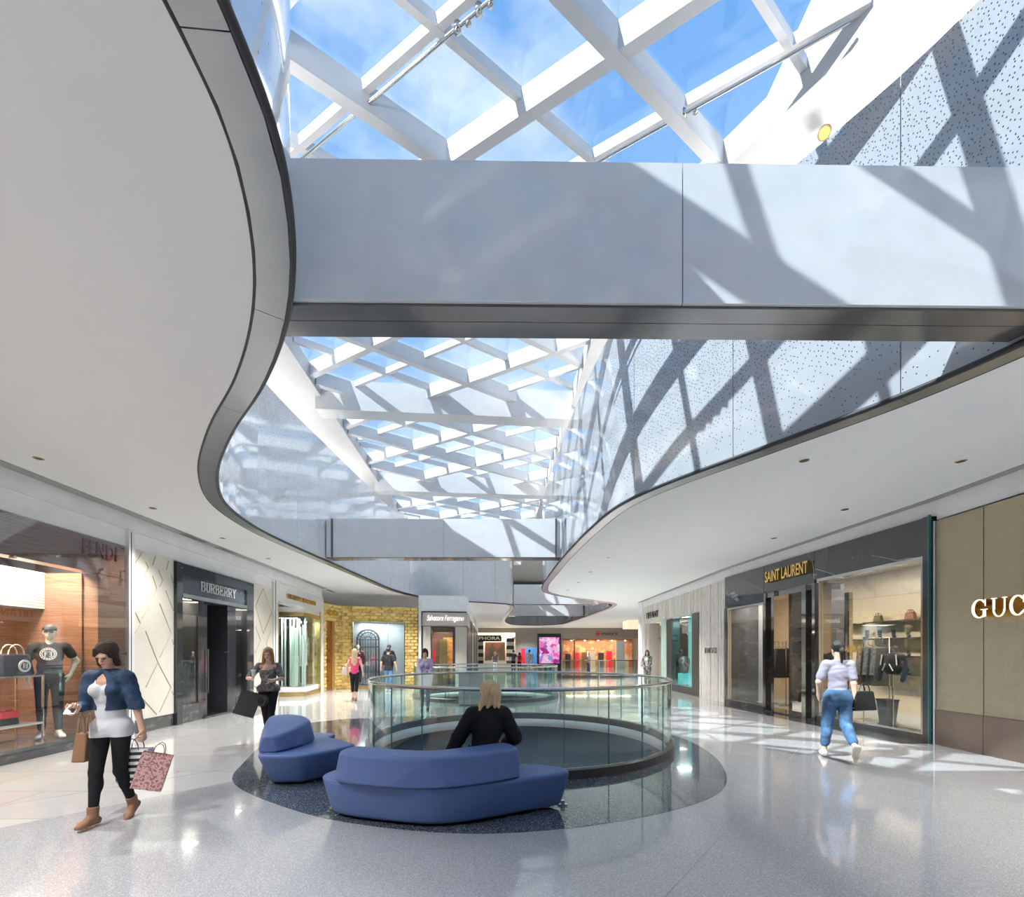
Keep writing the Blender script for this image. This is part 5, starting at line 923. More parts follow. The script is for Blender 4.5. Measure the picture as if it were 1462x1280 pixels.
# ------------------------------------------------------------------ people and mannequins
def V3(*a): return np.array(a, float)
def ik(a, b, l1, l2, pole):
    d = b-a; L_ = np.linalg.norm(d); L_ = min(L_, (l1+l2)*.999); u = d/np.linalg.norm(d); b = a+u*L_
    x = (l1*l1-l2*l2+L_*L_)/(2*L_); hgt = math.sqrt(max(l1*l1-x*x, 1e-6)); p = pole-u*np.dot(pole, u); p = p/np.linalg.norm(p); return a+u*x+p*hgt, b
def rotm(yaw, pitch, roll=0):   # yaw about z, then pitch (nod down positive) about x
    return np.array((Matrix.Rotation(yaw, 3, 'Z') @ Matrix.Rotation(pitch, 3, 'X') @ Matrix.Rotation(roll, 3, 'Y')))
def person(label, loc, facing, H, ank, wr, outfit, skin=None, head=(0, 0), lean=(0, 0), hip=.93, knee_pole=(0, -1, 0), elbow=((-.5, .6, -.3), (.5, .6, -.3)), h=.008, male=False, hair=None, hairm=None, group=None, name='person', cat='person', twist=0., hands=None, toes=(0, 0), foot_pitch=(0, 0), bare_arms=True):
    """local units: a 1.70 m figure facing -y, its right side at -x. ank/wr = (right, left) targets"""
    sc = H/1.7; skin = skin or M_skin; t = thing(name, label, cat, loc, group); t.rotation_euler = (0, 0, facing)
    w = 1.12 if male else 1.0
    hc = V3(0, 0, hip); ch = V3(lean[0], lean[1], hip+.335); nb = V3(lean[0]*1.35, lean[1]*1.4, hip+.51); hd = nb+V3(lean[0]*.15, lean[1]*.25-.015, .17)
    ct, st_ = math.cos(twist), math.sin(twist)
    sh = [V3(nb[0]+sx*.155*w*ct, nb[1]+sx*.155*w*st_+.01, nb[2]-.045) for sx in (-1, 1)]; hp = [V3(sx*.085, 0, hip-.01) for sx in (-1, 1)]
    arms = []; legs = []
    for i in (0, 1): e, wv = ik(sh[i], V3(*wr[i]), .275, .245, V3(*elbow[i])); arms.append((sh[i], e, wv))
    for i in (0, 1): k, a = ik(hp[i], V3(*ank[i][:3]), .42, .41, V3(*knee_pole)); legs.append((hp[i], k, a))
    def torso(g=0., fem=not male):
        p = [('e', tuple(ch+V3(0, 0, .0)), (.135*w+g, .095+g, .17+g)), ('e', tuple((hc+ch)/2+V3(0, .0, -.01)), (.112*w*(1.08 if male else 1)+g, .085+g, .15+g)), ('e', tuple(hc+V3(0, .012, 0)), (.150+g, .112+g, .125+g)),
             ('c', tuple(sh[0]+V3(.02, 0, 0)), tuple(sh[1]+V3(-.02, 0, 0)), .052+g, .052+g), ('c', tuple(ch+V3(0, 0, .1)), tuple(nb+V3(0, .01, -.02)), .09+g, .055+g)]
        if fem: p += [('e', tuple(ch+V3(sx*.062, -.075, .02)), (.055+g, .05+g, .055+g)) for sx in (-1, 1)]
        return p
    def armp(i, a0, a1, g=0.):   # a0..a1 along the whole arm (0 shoulder, 1 elbow, 2 wrist)
        S_, E, W = arms[i]; o = []; r = lambda u: (.047, .037, .025)[0]*(1-u)+.037*u if u <= 1 else .037*(2-u)+.024*(u-1)
        p = lambda u: S_+(E-S_)*u if u <= 1 else E+(W-E)*(u-1)
        k = 1.1 if male else 1.
        for u0, u1 in ((a0, min(a1, 1)), (max(a0, 1), a1)):
            if u1 > u0: o.append(('c', tuple(p(u0)), tuple(p(u1)), r(u0)*k+g, r(u1)*k+g))
        return o
    def legp(i, a0, a1, g=0., gk=None):
        S_, E, W = legs[i]; gk = g if gk is None else gk; o = []; rr = lambda u: .083*(1-u)+.053*u if u <= 1 else .052*(2-u)+.032*(u-1)
        p = lambda u: S_+(E-S_)*u if u <= 1 else E+(W-E)*(u-1); gg = lambda u: g+(gk-g)*u/2
        for u0, u1 in ((a0, min(a1, 1)), (max(a0, 1), a1)):
            if u1 > u0: o.append(('c', tuple(p(u0)), tuple(p(u1)), rr(u0)+gg(u0), rr(u1)+gg(u1)))
        if a0 < 1 < a1+1e-6 and a1 > 1.3: cf = E+(W-E)*.28; bk = V3(0, .018, 0); o.append(('e', tuple(cf+bk), (.050+g, .054+g, .10+g)))
        return o
    R = rotm(*head); 
    def hl(x, y, z): return tuple(hd+R @ V3(x, y, z))
    def headp(g=0.):
        p = [('e', hl(0, .018, .035), (.073+g, .090+g, .088+g), R), ('e', hl(0, -.028, -.035), (.054+g, .058+g, .068+g), R), ('c', hl(0, -.05, -.088), hl(0, -.052, -.086), .022+g, .022+g),
             ('c', tuple(nb+V3(0, .012, -.04)), hl(0, .03, -.05), .052+g, .048+g)]
        return p
    face = [('c', hl(0, -.083, .012), hl(0, -.103, -.022), .009, .013, .012), ('c', hl(-.032, -.074, .022), hl(.032, -.074, .022), .012, .012, .015), ('c', hl(-.018, -.080, -.052), hl(.018, -.080, -.052), .009, .009, .012), ('e', hl(-.072, .015, -.005), (.012, .02, .03), R, .01), ('e', hl(.072, .015, -.005), (.012, .02, .03), R, .01),
            ('-e', hl(-.030, -.092, .006), (.015, .014, .010), R, .012), ('-e', hl(.030, -.092, .006), (.015, .014, .010), R, .012)]
    def handp(i):
        S_, E, W = arms[i]; d = (W-E)/np.linalg.norm(W-E); sx = (-1, 1)[i]; cfg = (hands[i] if hands else None) or {}
        d = V3(*cfg['dir']) if 'dir' in cfg else d; d = d/np.linalg.norm(d); pn = V3(*cfg.get('palm', (-sx, 0, 0))); pn = pn-d*np.dot(pn, d); pn /= np.linalg.norm(pn); sd = np.cross(d, pn)
        fw = V3(0, -1, 0) if abs(d[1]) < .8 else V3(-sx, 0, 0)
        if np.dot(sd, fw) < 0: sd = -sd          # sd points to the thumb side
        cl = cfg.get('curl', .5); o = [('c', tuple(W-d*.02), tuple(W+d*.02), .022, .024, .02)]
        for j in (-1, 0, 1): o.append(('c', tuple(W+d*.015+sd*j*.016), tuple(W+d*.075+sd*j*.022), .016, .0145, .014))
        for j, ln in enumerate((.066, .074, .070, .056)):
            b0 = W+d*.085+sd*(.030-.020*j); q = b0; ang = cl*.7
            for sgm in range(3): dd = d*math.cos(ang)+pn*math.sin(ang); q2 = q+dd*ln*(.45, .32, .23)[sgm]; o.append(('c', tuple(q), tuple(q2), .0090-.0006*sgm, .0086-.0008*sgm, .004)); q = q2; ang += cl*1.1
        b0 = W+d*.025+sd*.028; m1 = b0+(d*.55+sd*.6+pn*.45)*.042; m2 = m1+(d*.8+pn*.55+sd*.1)*.032; o += [('c', tuple(b0), tuple(m1), .013, .0105, .010), ('c', tuple(m1), tuple(m2), .0105, .009, .006)]
        return o
    def footp(i, g=0., ln=.15):
        A = legs[i][2]; a = toes[i]; fp = foot_pitch[i]; f = V3(math.sin(a)*math.cos(fp), -math.cos(a)*math.cos(fp), -math.sin(fp)); s = V3(math.cos(a), math.sin(a), 0); up = np.cross(s, f)*-1
        if up[2] < 0: up = -up
        hl_ = A-f*.045-up*.045; ba = A+f*(ln*.72)-up*.055; to = A+f*ln-up*.062
        return [('c', tuple(hl_), tuple(ba), .031+g, .030+g), ('c', tuple(ba), tuple(to), .030+g, .022+g), ('c', tuple(A), tuple(ba), .034+g, .026+g), ('c', tuple(ba-s*.012), tuple(ba+s*.012), .027+g, .027+g)], f, up, A
    body = torso()+headp()+face
    for i in (0, 1): body += armp(i, 0, 2)+handp(i)+legp(i, 0, 2)+footp(i)[0]
    sdf_mesh('body', body, h, skin, t, k=.022, scale=sc)
    near = h < .012
    if near or name == 'mannequin':
        for sx in (-1, 1): sdf_mesh('eye', [('e', hl(sx*.030, -.0835, .006), (.013, .008, .0065), R)], .0028, M_eye, t, scale=sc)
        sdf_mesh('lips', [('e', hl(0, -.0885, -.052), (.021, .008, .0075), R)], .0028, M_lip if name == 'person' else skin, t, scale=sc)
    # garments
    for gm in outfit:
        kd, m = gm['kind'], gm['m']; g = gm.get('g', .012); hh = gm.get('h', h)
        if kd == 'top':
            pr = torso(g, gm.get('fem', not male)); sl = gm.get('sleeve', .5)
            for i in (0, 1):
                if sl: pr += armp(i, 0, sl, g+.006)
            cuts = []; zb = hip+gm.get('hem', -.06)
            if gm.get('hem', -.06) < -.03:
                for i in (0, 1): pr += legp(i, 0, .3, g)+[('e', tuple(hp[i]+V3(0, .035, -.03)), (.075+g, .085+g, .09+g))]
            if gm.get('flare'): pr += [('e', (0, .01, zb+.05), (.17+gm['flare'], .12+gm['flare'], .12))]
            zn = nb[2]+gm.get('neck', .0); cuts = [((0, 0, -1), -zb)] if not gm.get('nohem') else []
            sdf_mesh('top' if 'name' not in gm else gm['name'], pr+[('-e', (nb[0], nb[1]-.055, zn+.035), (gm.get('nw', .075), .075, gm.get('nd', .075)), None, .01)]+[('-e', hl(0, 0, -.045), (.075, .085, .06), R, .01)], hh, m, t, k=.02, cuts=cuts, noise=gm.get('noise', .0018), nsc=gm.get('nsc', 34), scale=sc)
        elif kd == 'open_jacket':
            pr = torso(g, True)
            for i in (0, 1): pr += armp(i, 0, gm.get('sleeve', 1.5), g+.002)
            zb = hip+gm.get('hem', .1); pr += [('c', tuple(nb+V3(-.06, .02, -.0)), tuple(nb+V3(.06, .02, 0)), .045, .045)]
            pr += [('-e', (ch[0]+gm.get('open', 0), ch[1]-.17, ch[2]+.01), (gm.get('ow', .075), .13, .36), None, .015), ('-e', hl(0, 0, -.03), (.07, .08, .09), R, .01)]
            sdf_mesh('jacket', pr, hh, m, t, k=.02, cuts=[((0, 0, -1), -zb)], noise=.003, nsc=40, scale=sc)
        elif kd == 'trousers':
            pr = [('e', tuple(hc+V3(0, .012, 0)), (.150+g, .112+g, .125+g)), ('e', tuple(hc+V3(0, .0, .10)), (.118*w+g, .088+g, .10))]
            for i in (0, 1): pr += legp(i, 0, gm.get('to', 1.9), g, gm.get('gk', g))
            for i in (0, 1): pr.append(('e', tuple(hp[i]+V3(0, .035, -.03)), (.075+g, .085+g, .09+g)))
            sdf_mesh('trousers', pr, hh, m, t, k=.016, cuts=[((0, 0, 1), hip+gm.get('waist', .10))], noise=gm.get('noise', .0012), nsc=38, scale=sc)
        elif kd == 'shoes':
            for i in (0, 1):
                pr, f, up, A = footp(i, .006, gm.get('ln', .15))
                if gm.get('boot'): pr += [('c', tuple(A), tuple(A+up*gm['boot']), .044, .048)]
                if gm.get('heel'): b0 = A-f*.045-up*.06; pr += [('c', tuple(b0), tuple(b0-up*.03), .026, .022)]
                sn = up; sd_ = float(np.dot(A-up*.080, up)); cu = [(tuple(-sn), -sd_)]
                if gm.get('boot'): cu.append((tuple(up), float(np.dot(A+up*gm['boot'], up))))
                if gm.get('low'): cu.append((tuple(up), float(np.dot(A+up*.012, up))))
                o = sdf_mesh('shoe', pr, hh, m, t, k=.012, cuts=cu, scale=sc)
                if gm.get('sole'):
                    pr2 = [('c', tuple(A-f*.045-up*.062), tuple(A+f*gm.get('ln', .15)-up*.064), .040, .034)]; sdf_mesh('sole', pr2, hh, gm['sole'], o, k=.01, cuts=[(tuple(-sn), -sd_+.006), (tuple(up), float(np.dot(A-up*.058, up)))], scale=sc)
    # hair
    if hair and hair != 'none':
        hm = hairm; g = .014
        cap = [('e', hl(0, .024, .045), (.073+g, .088+g, .086+g), R)]; cutf = [('-e', hl(0, -.085, -.03), (.056, .060, .088), R, .012), ('-e', hl(0, -.05, -.11), (.07, .07, .075), R, .012)]
        if hair == 'long':
            for sx in (-1, 1): cap += [('c', hl(sx*.066, .01, .02), tuple(nb+V3(sx*.085, .0, -.01)), .034, .030), ('c', tuple(nb+V3(sx*.085, .0, -.01)), tuple(nb+V3(sx*.095, -.045, -.12)), .030, .018)]
            cap += [('c', hl(0, .06, .0), tuple(nb+V3(0, .07, -.12)), .065, .045)]
        if hair == 'bob':
            for sx in (-1, 1): cap += [('c', hl(sx*.064, .01, .03), hl(sx*.072, .0, -.085), .034, .026)]
            cap += [('c', hl(0, .055, .02), hl(0, .06, -.09), .062, .05), ('c', hl(-.045, -.062, .085), hl(-.055, -.075, .03), .018, .012)]
        if hair == 'shag':   # full shoulder-length blonde hair seen from behind
            cap = [('e', hl(0, .03, .04), (.102, .112, .10), R)]
            for k2 in range(9):
                x = -.075+.15*k2/8; cap += [('c', hl(x, .08-.25*x*x/.01*.02, .02), tuple(nb+V3(x*1.35+.014*math.sin(k2*2.1), .06+.012*math.cos(k2*3), .035-.03*math.sin(k2*1.7))), .032, .016)]
        if hair == 'ponytail': cap += [('c', hl(0, .09, .04), hl(0, .125, -.03), .028, .034), ('c', hl(0, .125, -.03), hl(.0, .105, -.19), .034, .014)]
        if hair == 'longback': cap += [('c', hl(0, .06, .0), tuple(nb+V3(0, .095, -.22)), .078, .05)]+[('c', hl(sx*.06, .03, 0), tuple(nb+V3(sx*.07, .08, -.16)), .04, .03) for sx in (-1, 1)]
        if hair == 'cap':
            cap = [('e', hl(0, .01, .055), (.084, .10, .075), R)]; cutf = []
            sdf_mesh('cap', cap, hh if near else h, hm, t, k=.012, cuts=[(tuple(-(R @ V3(0, 0, 1))), -float(np.dot(R @ V3(0, 0, 1), V3(*hl(0, 0, .035)))))], scale=sc)
            sdf_mesh('cap_brim', [('e', hl(0, -.105, .045), (.055, .06, .010), R)], .006, hm, t, scale=sc); cap = None
        if cap: sdf_mesh('hair', cap+cutf, h, hm, t, k=.016, noise=.0032 if near else .001, nsc=70, scale=sc)
    t['_w'] = 0; del t['_w']
    t2 = {'arms': arms, 'sc': sc, 'R': Matrix.Rotation(facing, 3, 'Z'), 'loc': Vector(loc)}
    def world(p): return t2['loc']+t2['R'] @ (Vector(tuple(p))*sc)
    return t, world, arms, hl
def paper_bag(name, lab, loc, w, hgt, d, m, rot, hm, stripes=None, tilt=0., open_=True):
    t = thing(name, lab, 'bag', loc); x, y = w/2, d/2; b = MB()
    o = Vector(loc)
    def q(a, c, e): return (o.x+a, o.y+c, o.z+e)
    th = .004
    for (x0, x1, y0, y1) in ((-x, x, -y, -y+th), (-x, x, y-th, y), (-x, -x+th, -y, y), (x-th, x, -y, y)): b.hexa([q(x0, y0, 0), q(x1, y0, 0), q(x1, y1, 0), q(x0, y1, 0), q(x0, y0, hgt), q(x1, y0, hgt), q(x1, y1, hgt), q(x0, y1, hgt)])
    b.hexa([q(-x, -y, 0), q(x, -y, 0), q(x, y, 0), q(-x, y, 0), q(-x, -y, th), q(x, -y, th), q(x, y, th), q(-x, y, th)]); b.build('bag_body', m, t)
    for sy in (-1, 1): b = MB(); b.tube([q(w*.2*math.cos(a), sy*(y-.002), hgt-.01+.11*math.sin(a)) for a in [PI*i/8 for i in range(9)]], .004, 6); b.build('handle', hm, t)
    if stripes:
        for k in range(5):
            b = MB(); z0 = hgt*(.06+k*.19)
            for sy in (-1, 1): b.hexa([q(-x-.002, sy*y-.0025, z0), q(x+.002, sy*y-.0025, z0), q(x+.002, sy*y+.0025, z0), q(-x-.002, sy*y+.0025, z0), q(-x-.002, sy*y-.0025, z0+hgt*.09), q(x+.002, sy*y-.0025, z0+hgt*.09), q(x+.002, sy*y+.0025, z0+hgt*.09), q(-x-.002, sy*y+.0025, z0+hgt*.09)])
            b.build('stripe', stripes, t)
    t.rotation_euler = (0, tilt, rot); return t
def phone(lab, p, rot=(0, 0, 0), m=None):
    t = thing('phone', lab, 'phone', p); b = MB(); p = Vector(p); b.box(p.x-.036, p.x+.036, p.y-.07, p.y+.07, p.z-.004, p.z+.004); b.build('phone_body', m or M_white, t); b = MB(); b.box(p.x-.032, p.x+.032, p.y-.064, p.y+.064, p.z+.004, p.z+.005); b.build('screen', M_dk, t); t.rotation_euler = rot; return t
# 1 woman in a denim jacket walking towards the camera, left
g = G(143, 1178); gy = 4.42
t, W_, A, hl_ = person('woman walking at left in white top, cropped denim jacket, black leggings and tan ankle boots', (-3.80, gy, 0), .12, 1.665,
    ((-.075, -.13, .085), (.09, .16, .13)), ((-.13, -.30, 1.10), (.30, -.02, .84)),
    [dict(kind='top', m=M_tee, g=.011, sleeve=0, hem=-.10, neck=-.03, nw=.085, nd=.13, flare=.0, noise=.001), dict(kind='open_jacket', m=M_navyd, g=.023, sleeve=1.6, hem=.16, ow=.085, open=-.03), dict(kind='trousers', m=M_legg, g=.003, to=1.88, noise=.0004, waist=-.04), dict(kind='shoes', m=M_tan, boot=.09, heel=True)],
    skin=M_skin, head=(.05, .42), lean=(.0, -.03), h=.0075, hair='bob', hairm=M_brownh, elbow=((-.25, .6, -.6), (.3, .6, -.2)), hands=({'dir': (.55, -.5, .25), 'palm': (.2, .4, .9), 'curl': .6}, {'curl': 1.1}), foot_pitch=(-.05, .45), toes=(-.1, .12))
p = W_(A[0][2]+V3(.05, -.06, .035)); phone('white phone held by the woman in the denim jacket', p, (.5, 0, .4))
hw = W_(A[1][2]+V3(0, 0, -.10))
M_pinkp = mat('pink_speckled_paper', (.62, .36, .34), .6, var=(60, (.25, .12, .12), (1, 1, 1), .5, .55))
paper_bag('shopping_bag', 'pink speckled paper bag in the hand of the woman in the denim jacket', (hw.x+.06, hw.y-.03, hw.z-.46), .24, .34, .09, M_pinkp, .5, M_tan, tilt=.28)
paper_bag('shopping_bag', 'black and white striped paper bag in the hand of the woman in the denim jacket', (hw.x-.14, hw.y+.09, hw.z-.42), .27, .32, .10, M_white, .2, M_black, stripes=M_black)
sb = W_(V3(-.24, .02, .80)); handbag('shoulder_bag', 'tan leather shoulder bag hanging at the hip of the woman in the denim jacket', (sb.x, sb.y, sb.z-.20), .12, .27, .20, M_tan, M_tan, .18, .1)
# 2 woman in a grey off-shoulder top
t, W_, A, hl_ = person('woman standing behind the small blue bench in a dark grey off-shoulder top with black trousers', (-4.42, 8.45, 0), .25, 1.66,
    ((-.02, .10, .085), (.05, -.16, .085)), ((-.20, -.25, 1.18), (.12, -.32, 1.14)),
    [dict(kind='top', m=M_greyt, g=.016, sleeve=.85, hem=.0, neck=-.08, nw=.15, nd=.09, flare=.035, noise=.003), dict(kind='trousers', m=M_legg, g=.006, to=1.9, noise=.0006), dict(kind='shoes', m=M_white, low=True)],
    skin=M_skin2, head=(.0, .12), h=.011, hair='long', hairm=M_goldh, elbow=((-.7, .2, -.6), (.8, .2, -.6)), hands=({'dir': (.2, -.4, .7), 'curl': .9}, {'dir': (-.7, -.4, .2), 'curl': .8}), toes=(.1, -.1))
p = W_(A[0][2]+V3(.03, -.05, .10)); c = thing('paper_cup', 'white paper cup held by the woman in the dark grey top', 'cup', p); b = MB(); b.lathe(tuple(p), [(0, -.05), (.028, -.05), (.038, .045), (.040, .045), (.040, .05), (.0, .055)], 16); b.build('cup_body', M_white, c); b = MB(); b.lathe((p.x, p.y, p.z+.05), [(.041, 0), (.041, .008), (.03, .012), (0, .012)], 16); b.build('lid', M_white, c)
p = W_(A[1][2]+V3(-.07, -.06, .05)); phone('dark phone held by the woman in the dark grey top', p, (.9, 0, -.3), M_bag)
p = W_(V3(-.42, -.02, .50)); paper_bag('shopping_bag', 'large black paper carrier bag beside the woman in the dark grey top', (p.x, p.y, p.z), .34, .44, .15, mat('black_paper', (.05, .048, .045), .5), .5, M_bag, tilt=.35)
p = W_(V3(-.06, -.17, .78)); cb = thing('crossbody_bag', 'round black crossbody bag worn by the woman in the dark grey top', 'bag', (p.x, p.y, p.z)); b = MB(); b.tube([(p.x-.01, p.y-.035, p.z), (p.x+.01, p.y+.035, p.z)], .105, 20); b.build('bag_body', M_bag, cb); b = MB(); b.tube([(p.x-.012, p.y-.04, p.z), (p.x-.014, p.y-.046, p.z)], .06, 20); b.build('flap', M_blackc, cb)
# 3 pink top, from behind
t, W_, A, hl_ = person('long-haired blonde woman in hot pink top and black capri leggings, seen from behind', (-5.30, 15.7, 0), PI+.15, 1.70,
    ((-.06, .14, .10), (.07, -.06, .085)), ((-.26, -.05, .90), (.24, .05, .90)), [dict(kind='top', m=M_pink, g=.012, sleeve=0, hem=-.02, neck=-.05, flare=.0), dict(kind='trousers', m=M_legg, g=.006, to=1.45), dict(kind='shoes', m=M_tan, low=True)],
    skin=M_skin2, h=.016, hair='longback', hairm=M_blondeh, foot_pitch=(.3, 0))
p = W_(V3(.30, -.1, .86)); handbag('handbag', 'pale handbag carried by the woman in the hot pink top', (p.x, p.y, p.z), .3, .26, .12, M_cream, M_cream, .12, .3)
# 4 man in black shirt
person('man in black t-shirt and jeans seen from behind, facing the gold-framed window', (-5.15, 19.4, 0), PI-.1, 1.78, ((-.09, .02, .085), (.10, -.08, .085)), ((-.30, -.08, .92), (.30, .02, .90)),
    [dict(kind='top', m=M_blackc, g=.02, sleeve=.6, hem=-.10, neck=.02), dict(kind='trousers', m=M_denim, g=.014, to=1.92), dict(kind='shoes', m=M_white, low=True)], h=.018, male=True, hair='short', hairm=M_blackh)
# 5 woman in lavender cardigan
t, W_, A, hl_ = person('woman in lavender cardigan and jeans holding a white bag behind the near railing', (-2.42, 12.95, 0), .1, 1.68, ((-.08, -.03, .085), (.08, .03, .085)), ((-.07, -.26, .98), (.10, -.26, 1.0)),
    [dict(kind='top', m=M_lav, g=.018, sleeve=1.85, hem=-.06, neck=-.03, nw=.07), dict(kind='trousers', m=M_denim, g=.012, to=1.9), dict(kind='shoes', m=M_dk, low=True)], h=.013, hair='bob', hairm=M_brownh, head=(.1, .3), hands=({'dir': (.5, -.6, .1), 'curl': 1.0}, {'dir': (-.5, -.6, .1), 'curl': 1.0}))
p = W_(V3(.02, -.34, .66)); paper_bag('shopping_bag', 'white plastic carrier bag held in front of the lavender cardigan', (p.x, p.y, p.z), .36, .40, .08, M_white, .1, M_white, tilt=.15)
# 6 seated woman
t, W_, A, hl_ = person('blonde woman in black sweater sitting on the long blue bench, seen from behind', (-.30, 4.90, 0), PI+.12, 1.76, ((-.12, -.42, .09), (.12, -.44, .09)), ((-.24, -.24, .56), (.40, -.06, .40)),
    [dict(kind='top', m=M_blackc, g=.032, sleeve=1.9, hem=-.10, neck=.02, noise=.003), dict(kind='trousers', m=M_legg, g=.014, to=1.9, waist=.08), dict(kind='shoes', m=M_bag, low=True)],
    skin=M_skin2, h=.0085, hip=.455, hair='shag', hairm=M_blondeh, head=(.45, -.05), lean=(-.035, -.02), elbow=((-.5, .5, -.2), (.9, .1, -.3)), hands=({'curl': .5}, {'dir': (.3, -.5, -.6), 'curl': .3}))
b = MB(); 
for sx in (-1, 1): c = [hl_(sx*.03+.018*math.cos(a), -.103, .006+.016*math.sin(a)) for a in [2*PI*i/14 for i in range(14)]]; b.tube([Vector(v)+Vector(t.location) for v in c], .0018, 5, True)
for sx in (-1, 1): b.tube([Vector(hl_(sx*.05, -.103, .01))+Vector(t.location), Vector(hl_(sx*.075, -.0, .012))+Vector(t.location)], .0018, 5)
b.build('glasses', M_rail, t)
# 7 woman in polo and jeans, right
t, W_, A, hl_ = person('woman walking away at right in pale lilac polo, cropped jeans and dark ponytail', (4.93, 7.05, 0), PI-.28, 1.74,
    ((-.10, .34, .23), (.13, -.14, .088)), ((-.20, .06, .86), (.21, -.12, .93)),
    [dict(kind='top', m=M_polo, g=.015, sleeve=.72, hem=-.02, neck=.03, nw=.05, noise=.003), dict(kind='trousers', m=M_denim, g=.020, to=1.72, gk=.026, noise=.002), dict(kind='shoes', m=M_white, low=True, sole=M_cream)],
    skin=M_skin2, h=.0085, hair='ponytail', hairm=M_blackh, head=(.15, .05), elbow=((-.4, .6, -.2), (.5, .4, -.3)), hands=({'curl': .7}, {'curl': 1.1}), foot_pitch=(1.15, 0), toes=(.05, -.05), knee_pole=(0, -1, .1))
t, W_2 = t, W_
p = W_(A[0][2]+V3(-.08, -.03, -.10))
p = Vector((4.93+.33, 7.0, .86)); handbag('tote_bag', 'large black tote bag on the arm of the woman in the lilac polo', (p.x, p.y, p.z-.12), .42, .29, .15, M_bag, M_bag, .13, .25)
# 8 woman in mottled jacket by the limestone shop
person('woman in a mottled dark jacket over a white shirt standing by the limestone doorway', (6.10, 21.0, 0), -.75, 1.70, ((-.08, 0, .085), (.08, .05, .085)), ((-.12, -.28, 1.02), (.14, -.24, .96)),
    [dict(kind='top', m=M_tee, g=.012, sleeve=0, hem=-.05, neck=.0), dict(kind='open_jacket', m=M_camo, g=.030, sleeve=1.85, hem=-.12, ow=.09), dict(kind='trousers', m=M_camo, g=.014, to=1.9), dict(kind='shoes', m=M_bag, low=True)], h=.016, hair='long', hairm=M_blackh, head=(.4, 0))
# far people
far = [(707, 36.0, 0, 1.68, M_greyt, M_white, 'bob', M_blondeh, 'distant woman in grey tank top and white trousers walking towards the camera', False),
       (733, 37.5, PI, 1.80, M_greyt, M_blackc, 'short', M_blackh, 'distant broad man in grey shirt seen from behind', True), (741.5, 39, PI, 1.62, M_red, M_legg, 'bob', M_blackh, 'distant dark-haired person in red between the two men', False),
       (756, 37.0, PI, 1.82, M_tee, M_cream, 'short', M_blackh, 'distant man in white t-shirt left of the pink screen', True), (840, 34.5, 1.2, 1.68, M_tee, M_denim, 'bob', M_blondeh, 'distant woman in white top and jeans behind the straight railing', False)]
for px, Y, fa, hh_, mt, mb, hr, hm, lab, ml in far:
    x = (px-HX)*Y/F
    person(lab, (x, Y, 0), fa, hh_, ((-.09, -.10, .085), (.09, .10, .085)), ((-.26, -.10, .92), (.26, .06, .92)), [dict(kind='top', m=mt, g=.018, sleeve=.5 if ml else 0, hem=-.04), dict(kind='trousers', m=mb, g=.012, to=1.9), dict(kind='shoes', m=M_bag, low=True)], h=.028, male=ml, hair=hr, hairm=hm)
# mannequins
fr = FL; mp_ = fr.pt(Ls(71, -.35), -.35, .18)
t, W_, A, hl_ = person('cream mannequin in a black t-shirt with a round white emblem, black jeans and white sneakers', mp_, rotL-.95, 1.86, ((-.09, .0, .085), (.10, -.02, .085)), ((-.24, .03, .90), (.22, .05, .96)),
    [dict(kind='top', m=M_blackc, g=.012, sleeve=.55, hem=-.02, neck=.03, nw=.05), dict(kind='trousers', m=M_legg, g=.010, to=1.85), dict(kind='shoes', m=M_white)], skin=M_mann, h=.0095, male=True, hair='cap', hairm=M_black, name='mannequin', cat='mannequin', toes=(-.2, .5))
def lt(v): return Vector(v)+Vector(t.location)
sc_ = 1.86/1.7; ey = -.128; b = MB(); b.tube([lt((.0, ey*sc_+.02, 1.285*sc_)), lt((.0, ey*sc_-.006, 1.285*sc_))], .105, 28); b.build('emblem', M_white, t)
b = MB(); b.tube([lt((.0, ey*sc_-.006, 1.285*sc_)), lt((.0, ey*sc_-.009, 1.285*sc_))], .066, 28); b.build('emblem_ring', M_black, t)
b = MB(); z = 1.285*sc_+t.location.z; y = ey*sc_-.010+t.location.y; x = t.location.x
for (a0, a1, c0_, c1_) in ((-.045, -.03, -.045, .04), (-.045, -.008, .028, .04), (-.03, -.012, -.004, .008), (.03, .045, -.045, .04), (.008, .045, -.045, -.033), (.012, .03, -.006, .006), (.0, .03, .028, .04)): b.box(x+a0, x+a1, y-.003, y, z+c0_, z+c1_)
tag(b.build('emblem_strokes', M_white, t), kind='stuff')
for k in range(16): # dashes round the emblem's rim
    a = 2*PI*k/16; b = MB(); q = lt((.086*math.cos(a), ey*sc_-.0065, 1.285*sc_+.086*math.sin(a))); b.tube([q, q+Vector((0, -.003, 0))], .009, 6); b.build('emblem_dash', M_black, t)
sdf_mesh('sunglasses', [('e', hl_(-.03, -.09, .008), (.026, .012, .017)), ('e', hl_(.03, -.09, .008), (.026, .012, .017)), ('c', hl_(-.03, -.097, .012), hl_(.03, -.097, .012), .006, .006)], .005, mat('blue_lens', (.03, .10, .28), .1, coat=.8), t, k=.006, scale=1.86/1.7)
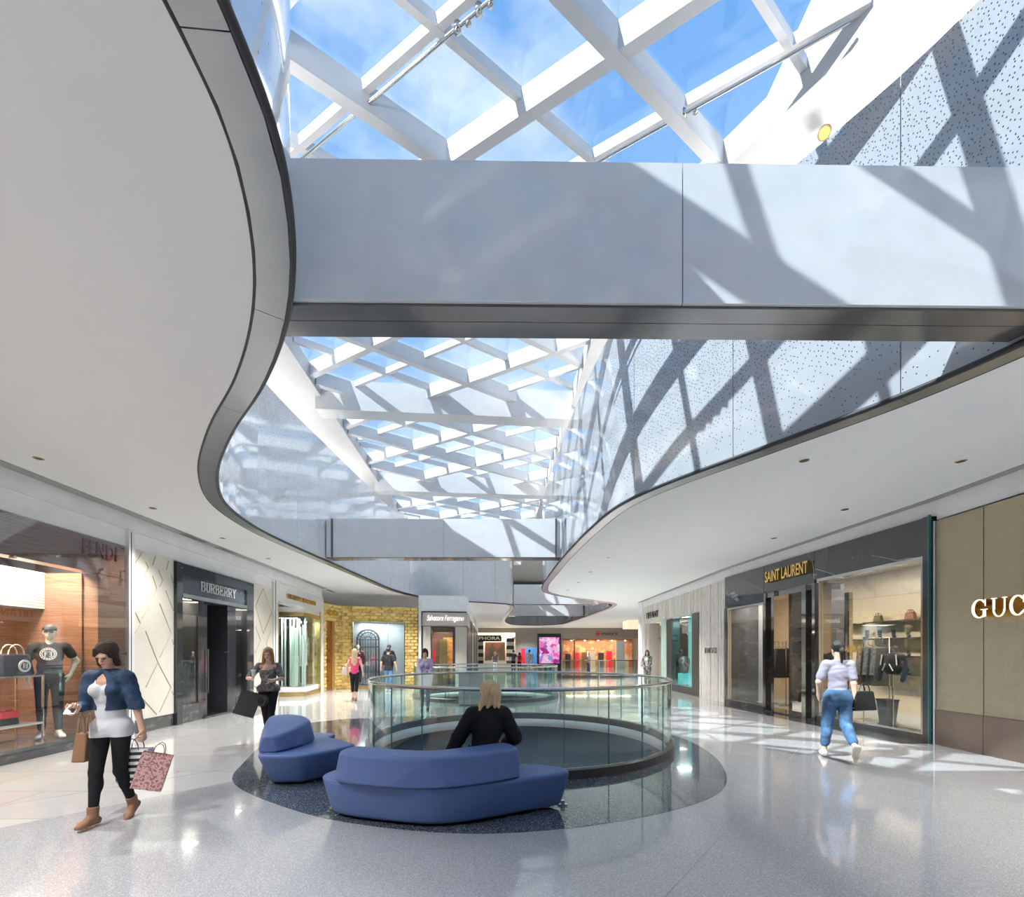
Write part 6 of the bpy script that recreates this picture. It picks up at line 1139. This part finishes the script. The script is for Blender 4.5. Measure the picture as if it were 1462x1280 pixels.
sx_ = FG.s_(511, -.7); person('dark-dressed mannequin with pale head at the left inside the gold-framed window', FG.pt(sx_, -.7, .12), .1, 1.84, ((-.09, 0, .085), (.09, 0, .085)), ((-.24, -.02, .9), (.24, -.02, .9)), [dict(kind='top', m=maroon, g=.03, sleeve=1.9, hem=-.1), dict(kind='trousers', m=M_legg, g=.02, to=1.9), dict(kind='shoes', m=M_bag)], skin=M_mann, h=.02, name='mannequin', cat='mannequin')
sx_ = FG.s_(555.5, -.7); person('dark mannequin with white-marked face behind the man in black, inside the gold-framed window', FG.pt(sx_, -.7, .12), .3, 1.84, ((-.09, 0, .085), (.09, 0, .085)), ((-.24, -.02, .9), (.24, -.02, .9)), [dict(kind='top', m=M_blackc, g=.03, sleeve=1.9, hem=-.1), dict(kind='trousers', m=M_legg, g=.02, to=1.9), dict(kind='shoes', m=M_bag)], skin=M_dk, h=.02, hair='short', hairm=M_blackh, name='mannequin', cat='mannequin')
q = FR1.pt(FR1.s_(1275, -1.0), -1.0, .021)
bt_ = thing('jacket_bust', 'black and white varsity jacket on a bust stand behind the shop window', 'jacket', q)
sdf_mesh('jacket_body', [('e', (0, 0, 1.32), (.20, .13, .28)), ('c', (-.16, 0, 1.50), (.16, 0, 1.50), .06, .06)], .018, M_blackc, bt_, cuts=[((0, 0, -1), -1.12)])
for sx in (-1, 1): sdf_mesh('sleeve', [('c', (sx*.21, 0, 1.50), (sx*.30, .0, 1.22), .065, .055), ('c', (sx*.30, 0, 1.22), (sx*.29, -.06, 1.0), .055, .045)], .015, M_blackc, bt_)
for sx in (-1, 1):
    b = MB(); o_ = Vector(q); b.tube([o_+Vector((sx*.17, -.10, 1.55)), o_+Vector((sx*.20, -.11, 1.32))], .012, 6); b.tube([o_+Vector((sx*.05, -.14, 1.34)), o_+Vector((sx*.13, -.13, 1.20))], .010, 6); b.build('white_piping', M_white, bt_)
b = MB(); b.tube([Vector(q), Vector(q)+Vector((0, 0, 1.15))], .015, 8); b.lathe(q, [(.0, .02), (.16, .0), (.0, 0)], 16); b.build('stand', M_rail, bt_)
bt_.rotation_euler = (0, 0, rotR)
